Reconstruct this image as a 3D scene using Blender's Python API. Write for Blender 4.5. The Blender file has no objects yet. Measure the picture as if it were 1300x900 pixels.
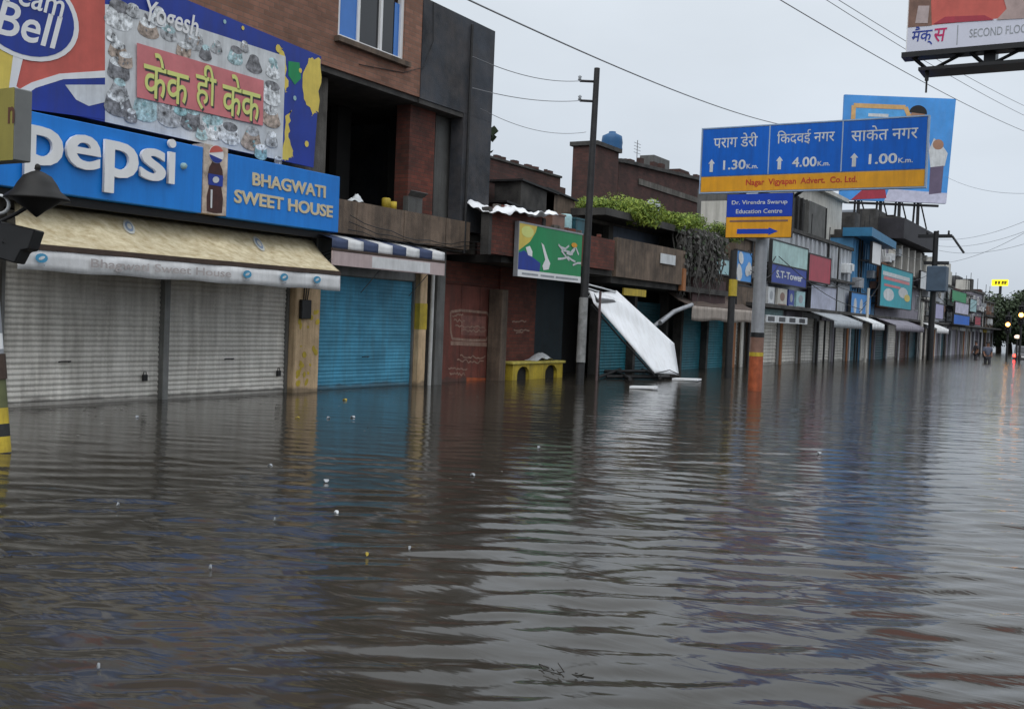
import bpy, bmesh, math, random
from math import sin, cos, tan, pi, radians, atan2, sqrt
from mathutils import Vector, Matrix
import numpy as np
random.seed(7)
SC = bpy.context.scene
COL = SC.collection

# ------------------------------------------------------------------ camera
F_PX, EYE = 1350.0, 1.5                       # focal length in photo pixels (1300 wide), eye height over the water
YAW, PITCH, ROLL = radians(30.6003), radians(1.90835), .04
Fv = Vector((cos(YAW)*cos(PITCH), sin(YAW)*cos(PITCH), -sin(PITCH)))
R0 = Vector((sin(YAW), -cos(YAW), 0)); U0 = R0.cross(Fv)
Uv = cos(ROLL)*U0 - sin(ROLL)*R0; Rv = cos(ROLL)*R0 + sin(ROLL)*U0
cd = bpy.data.cameras.new('camera'); cd.sensor_width = 36; cd.lens = 36*F_PX/1300; cd.clip_end = 3000; cd.clip_start = .05
cam = bpy.data.objects.new('camera', cd); COL.objects.link(cam)
m = Matrix.Identity(4)
for i in range(3):
    m[i][0], m[i][1], m[i][2] = Rv[i], Uv[i], -Fv[i]
m.translation = (0, 0, EYE)
cam.matrix_world = m
SC.camera = cam

# ------------------------------------------------------------------ sky, sun, exposure
SUN_EL, SUN_AZ = radians(52), radians(200)     # overcast: a very soft sun behind the camera's right shoulder
w = bpy.data.worlds.new('World'); SC.world = w; w.use_nodes = True
nt = w.node_tree; N = nt.nodes; L = nt.links
bg = N['Background']; bg.inputs['Strength'].default_value = .1
sky = N.new('ShaderNodeTexSky'); sky.sky_type = 'NISHITA'; sky.sun_disc = False
sky.sun_elevation = SUN_EL; sky.sun_rotation = radians(90) - SUN_AZ; sky.dust_density = 4
tc = N.new('ShaderNodeTexCoord'); sx = N.new('ShaderNodeSeparateXYZ'); L.new(tc.outputs['Generated'], sx.inputs[0])
ramp = N.new('ShaderNodeValToRGB'); L.new(sx.outputs['Z'], ramp.inputs[0])   # overcast cloud deck: brighter overhead
e = ramp.color_ramp.elements
e[0].position = 0; e[0].color = (.455, .505, .57, 1); e[1].position = 1; e[1].color = (1.25, 1.33, 1.42, 1)
x = e.new(.15); x.color = (.515, .565, .625, 1); x = e.new(.36); x.color = (.615, .665, .715, 1)
no = N.new('ShaderNodeTexNoise'); no.inputs['Scale'].default_value = 2.2; no.inputs['Detail'].default_value = 5
mp = N.new('ShaderNodeMapping'); mp.inputs['Scale'].default_value = (1, 1, 2.5); L.new(tc.outputs['Generated'], mp.inputs[0]); L.new(mp.outputs[0], no.inputs[0])
mr = N.new('ShaderNodeMapRange'); mr.inputs[1].default_value = .3; mr.inputs[2].default_value = .7; mr.inputs[3].default_value = 12.0; mr.inputs[4].default_value = 14.2
L.new(no.outputs[0], mr.inputs[0])
sc_ = N.new('ShaderNodeVectorMath'); sc_.operation = 'SCALE'; L.new(ramp.outputs[0], sc_.inputs[0]); L.new(mr.outputs[0], sc_.inputs['Scale'])
mx = N.new('ShaderNodeMixRGB'); mx.inputs[0].default_value = .93
L.new(sky.outputs[0], mx.inputs[1]); L.new(sc_.outputs[0], mx.inputs[2]); L.new(mx.outputs[0], bg.inputs[0])
sl = bpy.data.lights.new('sun', 'SUN'); sl.energy = .9; sl.angle = radians(60); sl.color = (1, .97, .93)
so = bpy.data.objects.new('sun', sl); COL.objects.link(so)
sd = Vector((cos(SUN_EL)*cos(SUN_AZ), cos(SUN_EL)*sin(SUN_AZ), sin(SUN_EL)))
so.rotation_euler = (-sd).to_track_quat('-Z', 'Y').to_euler()
SC.view_settings.view_transform = 'Standard'; SC.view_settings.look = 'None'
SC.view_settings.exposure = 0; SC.view_settings.gamma = 1

# ------------------------------------------------------------------ photo pixel -> point on a given plane of the street
D = 13.35                                      # distance of the shop fronts from the camera's line along the street
def ray(px, py):
    return Fv + Rv*((px-650)/F_PX) - Uv*((py-450)/F_PX)
def onY(px, py, Y=D):
    d = ray(px, py); t = Y/d.y
    return d.x*t, EYE + d.z*t
def onX(px, py, X):
    d = ray(px, py); t = X/d.x
    return d.y*t, EYE + d.z*t
def onZ(px, py, Z=0):
    d = ray(px, py); t = (Z-EYE)/d.z
    return d.x*t, d.y*t
def at(px, py, depth):
    return Vector((0, 0, EYE)) + ray(px, py)*depth

# ------------------------------------------------------------------ materials
MATS = {}
def lin(c):
    f = lambda v: v/12.92 if v <= .04045 else ((v+.055)/1.055)**2.4
    return tuple(f(v/255) for v in c)
def mat(name, col, rough=.75, var=.18, scale=2.5, grime=.0, bump=.0, metal=0., spec=.4, streak=True, emit=0, tide=False, thr=.42, dirt=(.035, .03, .026), bscale=40):
    if name in MATS: return MATS[name]
    m = bpy.data.materials.new(name); m.use_nodes = True; MATS[name] = m
    t = m.node_tree; N = t.nodes; L = t.links; b = N['Principled BSDF']
    b.inputs['Roughness'].default_value = rough; b.inputs['Metallic'].default_value = metal
    b.inputs['Specular IOR Level'].default_value = spec
    if emit:
        b.inputs['Emission Color'].default_value = (*col, 1); b.inputs['Emission Strength'].default_value = emit
        b.inputs['Base Color'].default_value = (*col, 1); return m
    tc = N.new('ShaderNodeTexCoord'); n1 = N.new('ShaderNodeTexNoise'); n1.inputs['Scale'].default_value = scale; n1.inputs['Detail'].default_value = 7; n1.inputs['Roughness'].default_value = .65
    L.new(tc.outputs['Object'], n1.inputs[0])
    r = N.new('ShaderNodeMapRange'); r.inputs[1].default_value = .3; r.inputs[2].default_value = .7; r.inputs[3].default_value = 1-var; r.inputs[4].default_value = 1+var
    L.new(n1.outputs[0], r.inputs[0])
    v = N.new('ShaderNodeVectorMath'); v.operation = 'SCALE'; v.inputs[0].default_value = col; L.new(r.outputs[0], v.inputs['Scale'])
    out = v.outputs[0]
    if grime:
        mp = N.new('ShaderNodeMapping'); mp.inputs['Scale'].default_value = (5, 5, .5) if streak else (1.3, 1.3, 1.3)
        L.new(tc.outputs['Object'], mp.inputs[0])
        n2 = N.new('ShaderNodeTexNoise'); n2.inputs['Scale'].default_value = 1.2; n2.inputs['Detail'].default_value = 8; n2.inputs['Roughness'].default_value = .7
        L.new(mp.outputs[0], n2.inputs[0])
        r2 = N.new('ShaderNodeMapRange'); r2.inputs[1].default_value = thr; r2.inputs[2].default_value = .75; r2.inputs[3].default_value = 0; r2.inputs[4].default_value = grime
        L.new(n2.outputs[0], r2.inputs[0])
        mx = N.new('ShaderNodeMixRGB'); mx.inputs[2].default_value = (*dirt, 1)
        L.new(r2.outputs[0], mx.inputs[0]); L.new(out, mx.inputs[1]); out = mx.outputs[0]
    if tide:                                   # wet, muddy tide mark just over the water line (the things' origins lie on the road)
        sz = N.new('ShaderNodeSeparateXYZ'); L.new(tc.outputs['Object'], sz.inputs[0])
        n4 = N.new('ShaderNodeTexNoise'); n4.inputs['Scale'].default_value = 3.5; n4.inputs['Detail'].default_value = 6; L.new(tc.outputs['Object'], n4.inputs[0])
        ma = N.new('ShaderNodeMath'); ma.operation = 'MULTIPLY_ADD'; ma.inputs[1].default_value = -.22; L.new(n4.outputs[0], ma.inputs[0]); L.new(sz.outputs[2], ma.inputs[2])
        r4 = N.new('ShaderNodeMapRange'); r4.inputs[1].default_value = .44; r4.inputs[2].default_value = .50; r4.inputs[3].default_value = .6; r4.inputs[4].default_value = 0; L.new(ma.outputs[0], r4.inputs[0])
        m4 = N.new('ShaderNodeMixRGB'); m4.inputs[2].default_value = (.055, .048, .04, 1); L.new(r4.outputs[0], m4.inputs[0]); L.new(out, m4.inputs[1]); out = m4.outputs[0]
    L.new(out, b.inputs['Base Color'])
    if bump:
        n3 = N.new('ShaderNodeTexNoise'); n3.inputs['Scale'].default_value = bscale; n3.inputs['Detail'].default_value = 4; L.new(tc.outputs['Object'], n3.inputs[0])
        bp = N.new('ShaderNodeBump'); bp.inputs['Strength'].default_value = bump; bp.inputs['Distance'].default_value = .02
        L.new(n3.outputs[0], bp.inputs['Height']); L.new(bp.outputs[0], b.inputs['Normal'])
    return m
def brickmat(name, c1, c2, mortar, grime=.5, dirt=(.03, .025, .022)):
    if name in MATS: return MATS[name]
    m = bpy.data.materials.new(name); m.use_nodes = True; MATS[name] = m
    t = m.node_tree; N = t.nodes; L = t.links; b = N['Principled BSDF']; b.inputs['Roughness'].default_value = .85; b.inputs['Specular IOR Level'].default_value = .25
    tc = N.new('ShaderNodeTexCoord'); s = N.new('ShaderNodeSeparateXYZ'); L.new(tc.outputs['Object'], s.inputs[0])
    ad = N.new('ShaderNodeMath'); L.new(s.outputs[0], ad.inputs[0]); L.new(s.outputs[1], ad.inputs[1])
    cb = N.new('ShaderNodeCombineXYZ'); L.new(ad.outputs[0], cb.inputs[0]); L.new(s.outputs[2], cb.inputs[1])
    br = N.new('ShaderNodeTexBrick'); br.inputs['Scale'].default_value = 1; br.inputs['Brick Width'].default_value = .24; br.inputs['Row Height'].default_value = .085
    br.inputs['Mortar Size'].default_value = .006; br.inputs['Mortar Smooth'].default_value = .3; br.inputs['Bias'].default_value = -.1
    br.inputs['Color1'].default_value = (*c1, 1); br.inputs['Color2'].default_value = (*c2, 1); br.inputs['Mortar'].default_value = (*mortar, 1)
    L.new(cb.outputs[0], br.inputs[0])
    n2 = N.new('ShaderNodeTexNoise'); n2.inputs['Scale'].default_value = .9; n2.inputs['Detail'].default_value = 9; n2.inputs['Roughness'].default_value = .7
    L.new(tc.outputs['Object'], n2.inputs[0])
    r2 = N.new('ShaderNodeMapRange'); r2.inputs[1].default_value = .4; r2.inputs[2].default_value = .7; r2.inputs[4].default_value = grime
    L.new(n2.outputs[0], r2.inputs[0])
    mx = N.new('ShaderNodeMixRGB'); mx.inputs[2].default_value = (*dirt, 1); L.new(r2.outputs[0], mx.inputs[0]); L.new(br.outputs[0], mx.inputs[1])
    L.new(mx.outputs[0], b.inputs['Base Color'])
    bp = N.new('ShaderNodeBump'); bp.inputs['Strength'].default_value = .5; bp.inputs['Distance'].default_value = .02; bp.invert = True
    L.new(br.outputs['Fac'], bp.inputs['Height']); L.new(bp.outputs[0], b.inputs['Normal'])
    return m

BRICK = brickmat('brick_brown', (.33, .165, .115), (.23, .12, .083), (.2, .15, .12), .55, (.055, .035, .026))
BRICKR = brickmat('brick_red', (.20, .06, .042), (.12, .042, .032), (.085, .06, .05), .85)
BRICKD = brickmat('brick_dark', (.11, .05, .042), (.07, .038, .034), (.065, .055, .05), .85)
DARKPL = mat('plaster_wet_dark', (.036, .041, .05), .8, .6, .9, .65, .4, dirt=(.105, .088, .08), streak=False)
GREYPL = mat('plaster_grey', (.13, .13, .125), .85, .25, 1.5, .65, .3)
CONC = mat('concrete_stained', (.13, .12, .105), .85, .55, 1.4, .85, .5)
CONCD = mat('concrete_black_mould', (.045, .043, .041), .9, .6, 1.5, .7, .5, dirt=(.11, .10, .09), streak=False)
BROWNPL = mat('plaster_brown', (.15, .108, .078), .85, .6, 1.3, .85, .5)
CREAMPL = mat('plaster_cream_stained', (.60, .43, .26), .8, .25, 2.2, .7, .25, dirt=(.16, .09, .03), tide=True)
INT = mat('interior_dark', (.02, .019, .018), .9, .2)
SHUT = mat('shutter_grey', (.72, .69, .63), .55, .2, 1.2, .62, .05, .15, thr=.40, dirt=(.2, .175, .14), tide=True)
FRAMEG = mat('steel_frame_grey', (.22, .22, .21), .5, .2, 4, .4, .0, .5)
TEAL = mat('shutter_teal', (.06, .28, .43), .6, .4, 1.1, .7, .05, dirt=(.06, .15, .17), tide=True)
TEALD = mat('shutter_teal_dark', (.02, .10, .13), .55, .25, 2.0, .5, .05)
BLUE = mat('sign_blue', (.006, .20, .66), .42, .1, .9, .35, .12, bscale=2.2, spec=.4, dirt=(.006, .1, .36))
NAVY = mat('print_navy', (.012, .04, .29), .5, .2, 1.2, .3, .12, bscale=2)
WHITE = mat('paint_white', (.78, .78, .78), .5, .06, 2, .12, dirt=(.4, .38, .34))
WHITEB = mat('board_white', (.87, .88, .90), .5, .06, 1.2, .4, .25, dirt=(.5, .48, .45), bscale=3)
OFFW = mat('vinyl_off_white', (.62, .64, .65), .5, .2, 2.2, .5, .12, bscale=2, dirt=(.3, .3, .3))
GOLD = mat('letter_cream', (.62, .52, .33), .4, .06)
CANVAS = mat('canvas_cream', (.63, .55, .37), .8, .12, 1.0, 1.0, .0, thr=.38, dirt=(.30, .21, .09))
CANVASW = mat('canvas_white', (.68, .68, .68), .75, .15, 3, .4, .1, dirt=(.28, .27, .25))
CANVASB = mat('canvas_blue_stripe', (.05, .07, .14), .75, .15, 3, .3)
PINKC = mat('canvas_pink', (.50, .40, .39), .75, .15, 3, .6, dirt=(.3, .22, .2))
WOOD = mat('timber_dark', (.06, .038, .028), .75, .3, 4, .4, .2)
BLACK = mat('black_metal', (.018, .018, .019), .45, .2, 4, .0, 0, .3)
IRON = mat('iron_dark', (.035, .035, .036), .6, .3, 5, .4, .1, .4)
GALV = mat('galvanised_pole', (.34, .35, .37), .5, .15, 4, .35, .1, .4)
RED = mat('print_red', (.55, .11, .085), .5, .22, 1.5, .3, .12, bscale=2, dirt=(.3, .08, .06))
REDSIGN = mat('sign_crimson', (.38, .035, .06), .5, .15, 2, .3)
PINK = mat('print_pink', (.62, .19, .20), .5, .2, 1.3, .25, .12, bscale=2, dirt=(.45, .2, .18))
YEL = mat('print_yellow', (.70, .54, .10), .5, .12, 3, .15)
YELP = mat('paint_yellow', (.52, .38, .035), .6, .3, 3, .7, .1, dirt=(.12, .09, .03))
ORANGE = mat('sign_orange', (.74, .34, .012), .5, .15, 1.5, .5, dirt=(.35, .15, .02))
ORPAINT = mat('paint_orange_red', (.36, .085, .03), .7, .4, 5, .75, .15, dirt=(.1, .04, .03))
LIME = mat('print_lime', (.66, .70, .22), .45, .05)
GREEN = mat('print_green', (.008, .26, .085), .5, .1, 1.2, .15)
RBLUE = mat('road_sign_blue', (.008, .125, .56), .5, .15, .8, .6, spec=.2, dirt=(.015, .07, .27))
RBLUE2 = mat('small_sign_blue', (.015, .06, .44), .5, .08, 1, .15, spec=.2)
SKYB = mat('print_sky_blue', (.06, .29, .70), .5, .25, .5, .3, dirt=(.15, .3, .6))
TEALS = mat('print_teal', (.01, .35, .42), .5, .15, 1.5, .2)
SKIN = mat('print_skin', (.36, .2, .13), .6, .1)
HAIR = mat('print_hair', (.012, .01, .01), .6, .1)
PBROWN = mat('print_brown', (.2, .11, .08), .5, .3, 4)
PGREY = mat('print_grey', (.3, .32, .34), .5, .25, 6)
PAQUA = mat('print_aqua', (.33, .52, .54), .5, .25, 6)
PDARK = mat('print_dark', (.05, .05, .055), .5, .3, 6)
DOORR = mat('door_red_brown', (.17, .05, .035), .7, .4, 1.6, .6, .15, tide=True)
CREAMLINE = mat('painted_cream_line', (.30, .20, .15), .7, .3, 8, .8, dirt=(.15, .06, .045))
GLASSD = mat('glass_dark', (.012, .013, .016), .12, .1, 2, spec=.6)
GLASSB = mat('glass_blue_film', (.05, .19, .55), .25, .1, 2)
LEAF = mat('leaf_green', (.12, .19, .025), .7, .4, 6)
LEAFB = mat('leaf_yellow_green', (.21, .27, .035), .7, .4, 6)
LEAFD = mat('leaf_dark', (.03, .045, .02), .75, .4, 4)
BARK = mat('bark', (.05, .04, .03), .9, .3, 6, .3, .4)
ROOT = mat('dead_vine', (.10, .095, .088), .9, .3, 6, .4, .3)
TANKB = mat('tank_blue', (.015, .09, .22), .5, .1)
GALVW = mat('wall_grey_white', (.46, .48, .51), .75, .25, .7, .6, .1, dirt=(.14, .14, .14))
BLUEW = mat('wall_blue', (.08, .25, .45), .6, .25, .8, .45, .05, dirt=(.05, .09, .14))
CREAMW = mat('wall_cream', (.56, .54, .49), .8, .2, .7, .55, .1, dirt=(.15, .14, .12))
TERRA = mat('wall_terracotta', (.32, .13, .05), .8, .2, 1, .4)
MAUVE = mat('wall_mauve', (.25, .235, .275), .8, .2, 1, .5)
OLIVE = mat('box_olive_yellow', (.30, .26, .06), .5, .1, 3, .2)
PIPEW = mat('pipe_white', (.5, .5, .48), .5, .2, 4, .4)
CLOTH1 = mat('shirt_grey_blue', (.10, .11, .15), .85, .1)
CLOTH2 = mat('trousers_dark', (.03, .03, .035), .85, .1)
SKINP = mat('skin', (.22, .11, .07), .6, .05)
TAILR = mat('tail_lamp_red', (1, .03, .02), emit=12)
AMBER = mat('lamp_amber', (1, .42, .08), emit=12)
SIGNY = mat('lit_sign_yellow', (.95, .80, .02), emit=1.15)
LAMPW = mat('lamp_warm_white', (1, .75, .6), emit=1.2)
ASPH = mat('road_asphalt', (.05, .05, .05), .9, .2, 2)

# ------------------------------------------------------------------ mesh helpers
class MB:
    """collects geometry in world coordinates"""
    def __init__(s): s.v = []; s.f = []; s.mi = []; s.cur = 0; s.smooth = set()
    def add(s, vs, fs, smooth=False):
        o = len(s.v); s.v += [tuple(p) for p in vs]
        for f in fs:
            if smooth: s.smooth.add(len(s.f))
            s.f.append(tuple(i+o for i in f)); s.mi.append(s.cur)
        return s
    def box(s, x0, x1, y0, y1, z0, z1):
        x0, x1 = min(x0, x1), max(x0, x1); y0, y1 = min(y0, y1), max(y0, y1); z0, z1 = min(z0, z1), max(z0, z1)
        return s.add([(x0,y0,z0),(x1,y0,z0),(x1,y1,z0),(x0,y1,z0),(x0,y0,z1),(x1,y0,z1),(x1,y1,z1),(x0,y1,z1)],
                     [(0,3,2,1),(4,5,6,7),(0,1,5,4),(1,2,6,5),(2,3,7,6),(3,0,4,7)])
    def obox(s, c, a, b, n):
        """oriented box: centre c, half-vectors a, b, n"""
        c, a, b, n = map(Vector, (c, a, b, n))
        p = [c+a*i+b*j+n*k for k in (-1, 1) for j in (-1, 1) for i in (-1, 1)]
        return s.add(p, [(0,2,3,1),(4,5,7,6),(0,1,5,4),(1,3,7,5),(3,2,6,7),(2,0,4,6)])
    def tube(s, p0, p1, r0, r1=None, n=10, cap=True):
        return s.path([p0, p1], [r0, r0 if r1 is None else r1], n, cap)
    def path(s, pts, r, n=8, cap=True):
        pts = [Vector(p) for p in pts]
        if not isinstance(r, (list, tuple)): r = [r]*len(pts)
        vs = []; fs = []
        for i, p in enumerate(pts):
            t = (pts[min(i+1, len(pts)-1)] - pts[max(i-1, 0)]).normalized()
            a = t.orthogonal().normalized() if i == 0 else (a - t*a.dot(t)).normalized()
            b = t.cross(a)
            for k in range(n):
                q = 2*pi*k/n; vs.append(p + (a*cos(q) + b*sin(q))*r[i])
        for i in range(len(pts)-1):
            for k in range(n):
                fs.append((i*n+k, i*n+(k+1) % n, (i+1)*n+(k+1) % n, (i+1)*n+k))
        s.add(vs, fs, True)
        if cap:
            s.add(vs[:n], [tuple(reversed(range(n)))]); s.add(vs[-n:], [tuple(range(n))])
        return s
    def lathe(s, c, prof, n=20, ax=(0, 0, 1)):
        ax = Vector(ax).normalized(); a = ax.orthogonal().normalized(); b = ax.cross(a); c = Vector(c)
        vs = [c + ax*z + (a*cos(2*pi*k/n) + b*sin(2*pi*k/n))*r for r, z in prof for k in range(n)]
        fs = [(i*n+k, i*n+(k+1) % n, (i+1)*n+(k+1) % n, (i+1)*n+k) for i in range(len(prof)-1) for k in range(n)]
        return s.add(vs, fs, True)
    def prism(s, pts, d):
        """polygon pts (3-D, planar) pushed along the vector d"""
        pts = [Vector(p) for p in pts]; d = Vector(d); n = len(pts)
        vs = pts + [p+d for p in pts]
        fs = [tuple(reversed(range(n))), tuple(range(n, 2*n))] + [(i, (i+1) % n, n+(i+1) % n, n+i) for i in range(n)]
        return s.add(vs, fs)
    def grid(s, fn, nu, nv, smooth=True):
        vs = [fn(i/nu, j/nv) for j in range(nv+1) for i in range(nu+1)]
        fs = [(j*(nu+1)+i, j*(nu+1)+i+1, (j+1)*(nu+1)+i+1, (j+1)*(nu+1)+i) for j in range(nv) for i in range(nu)]
        return s.add(vs, fs, smooth)
    def build(s, name, mt, parent=None, bevel=0):
        me = bpy.data.meshes.new(name)
        off = world_loc(parent) if parent else Vector((0, 0, 0))
        me.from_pydata([Vector(p)-off for p in s.v], [], s.f)
        for x in (mt if isinstance(mt, (list, tuple)) else [mt]): me.materials.append(x)
        for i, p in enumerate(me.polygons):
            p.material_index = s.mi[i]
            if i in s.smooth: p.use_smooth = True
        bm = bmesh.new(); bm.from_mesh(me); bmesh.ops.recalc_face_normals(bm, faces=bm.faces); bm.to_mesh(me); bm.free()
        o = bpy.data.objects.new(name, me); COL.objects.link(o)
        if parent: o.parent = parent
        if bevel:
            b = o.modifiers.new('bevel', 'BEVEL'); b.width = bevel; b.segments = 1; b.limit_method = 'ANGLE'
        return o
def world_loc(o):
    v = Vector((0, 0, 0))
    while o: v += o.location; o = o.parent
    return v
def tag(o, label, cat, group=None, kind=None):
    if label: o['label'] = label
    if cat: o['category'] = cat
    if group: o['group'] = group
    if kind: o['kind'] = kind
    return o
def thing(name, label, cat, loc, group=None):
    o = bpy.data.objects.new(name, None); o.empty_display_size = .2; COL.objects.link(o); o.location = loc
    return tag(o, label, cat, group)
def struct(o): o['kind'] = 'structure'; return o

class Fr:
    """a drawing frame on a flat face: origin, right, up; w is towards the viewer"""
    def __init__(s, o, right=(1, 0, 0), up=(0, 0, 1)):
        s.o = Vector(o); s.r = Vector(right).normalized(); s.u = Vector(up).normalized(); s.n = s.r.cross(s.u).normalized()
    def p(s, u, v, w=0): return s.o + s.r*u + s.u*v + s.n*w
FACE = lambda Y: Fr((0, Y, 0))
def sheet(fr, pts, w, mb=None, t=.003):
    mb = mb or MB()
    return mb.prism([fr.p(u, v, w) for u, v in pts], fr.n*t)
def ell(cx, cy, rx, ry, rot=0, n=24, a0=0, a1=2*pi):
    c, s_ = cos(rot), sin(rot)
    out = []
    for k in range(n):
        a = a0 + (a1-a0)*k/n
        x, y = rx*cos(a), ry*sin(a); out.append((cx + x*c - y*s_, cy + x*s_ + y*c))
    return out
def stroke(pts, wd):
    """a 2-D polyline turned into a polygon strip list of quads"""
    out = []
    for (x0, y0), (x1, y1) in zip(pts, pts[1:]):
        dx, dy = x1-x0, y1-y0; l = sqrt(dx*dx+dy*dy) or 1; nx, ny = -dy/l*wd/2, dx/l*wd/2
        out.append([(x0+nx, y0+ny), (x0-nx, y0-ny), (x1-nx, y1-ny), (x1+nx, y1+ny)])
    return out
def text(body, fr, cx, cy, wd, ht, mt, name='lettering', parent=None, w=.0, depth=.002, bold=0, rot=0, shear=0, maxw=False):
    """flat or raised lettering fitted into a wd x ht box centred on (cx, cy) of the frame"""
    c = bpy.data.curves.new('lettering_curve', 'FONT'); c.body = body; c.size = 1; c.offset = bold; c.resolution_u = 4; c.extrude = .1; c.shear = shear
    o = bpy.data.objects.new('lettering_tmp', c); COL.objects.link(o)
    dg = bpy.context.evaluated_depsgraph_get(); me = bpy.data.meshes.new_from_object(o.evaluated_get(dg))
    bpy.data.objects.remove(o); bpy.data.curves.remove(c)
    co = np.array([v.co for v in me.vertices]); lo, hi = co.min(0), co.max(0)
    sx_, sy_ = wd/max(hi[0]-lo[0], 1e-6), ht/max(hi[1]-lo[1], 1e-6)
    off = world_loc(parent) if parent else Vector((0, 0, 0))
    cr, sr = cos(rot), sin(rot)
    for v in me.vertices:
        u = (v.co.x-(lo[0]+hi[0])/2)*sx_; q = (v.co.y-(lo[1]+hi[1])/2)*sy_
        z = w + (depth if v.co.z > 0 else 0)
        v.co = fr.p(cx + u*cr - q*sr, cy + u*sr + q*cr, z) - off
    me.name = name; me.materials.clear(); me.materials.append(mt)
    o = bpy.data.objects.new(name, me); COL.objects.link(o)
    if parent: o.parent = parent
    return o
def pxs(pts, Y):
    return [onY(x, y, Y) for x, y in pts]
def wall_open(mb, X0, X1, Z0, Z1, Y0, Y1, holes):
    xs = sorted({X0, X1, *[h[0] for h in holes], *[h[1] for h in holes]}); zs = sorted({Z0, Z1, *[h[2] for h in holes], *[h[3] for h in holes]})
    for a, b in zip(xs, xs[1:]):
        for c, d in zip(zs, zs[1:]):
            if not any(h[0] <= (a+b)/2 <= h[1] and h[2] <= (c+d)/2 <= h[3] for h in holes): mb.box(a, b, Y0, Y1, c, d)
    return mb
def shutter(x0, x1, z0, z1, Y, mt, parent, pitch=.078, name='rolling_shutter', rail=True, amp=.016):
    n = max(3, int((z1-z0)/pitch)); prof = []
    for i in range(n):
        j = random.uniform(-.004, .004)
        for k in range(5):
            q = k/5; prof.append((z0+(i+q)*(z1-z0)/n, -amp*sin(pi*min(q/.8, 1)) + j))
    prof.append((z1, 0)); nx = 14; dents = [(random.uniform(-.6, 1.4), random.random(), random.uniform(.2, .8)) for _ in range(4)]; jit = [random.uniform(-.003, .003) for _ in range(nx+1)]
    mb = MB(); vs = []; fs = []
    for z, d in prof:
        for i in range(nx+1):
            vs.append((x0+(x1-x0)*i/nx, Y+d+jit[i]+.02*sum(a_*math.exp(-((i/nx-b_)**2*14+((z-z0)/(z1-z0)-c_)**2*30)) for a_, b_, c_ in dents), z))
    for j in range(len(prof)-1):
        for i in range(nx): fs.append((j*(nx+1)+i, j*(nx+1)+i+1, (j+1)*(nx+1)+i+1, (j+1)*(nx+1)+i))
    mb.add(vs, fs); o = mb.build(name, mt, parent)
    if rail:
        a = MB(); a.box(x0-.05, x0, Y-.05, Y+.06, z0, z1); a.build('guide_rail', FRAMEG, o); a = MB(); a.box(x1, x1+.05, Y-.05, Y+.06, z0, z1); a.build('guide_rail', FRAMEG, o)
    return o
FLOOD = -.5                                     # the road lies half a metre under the water

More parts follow.
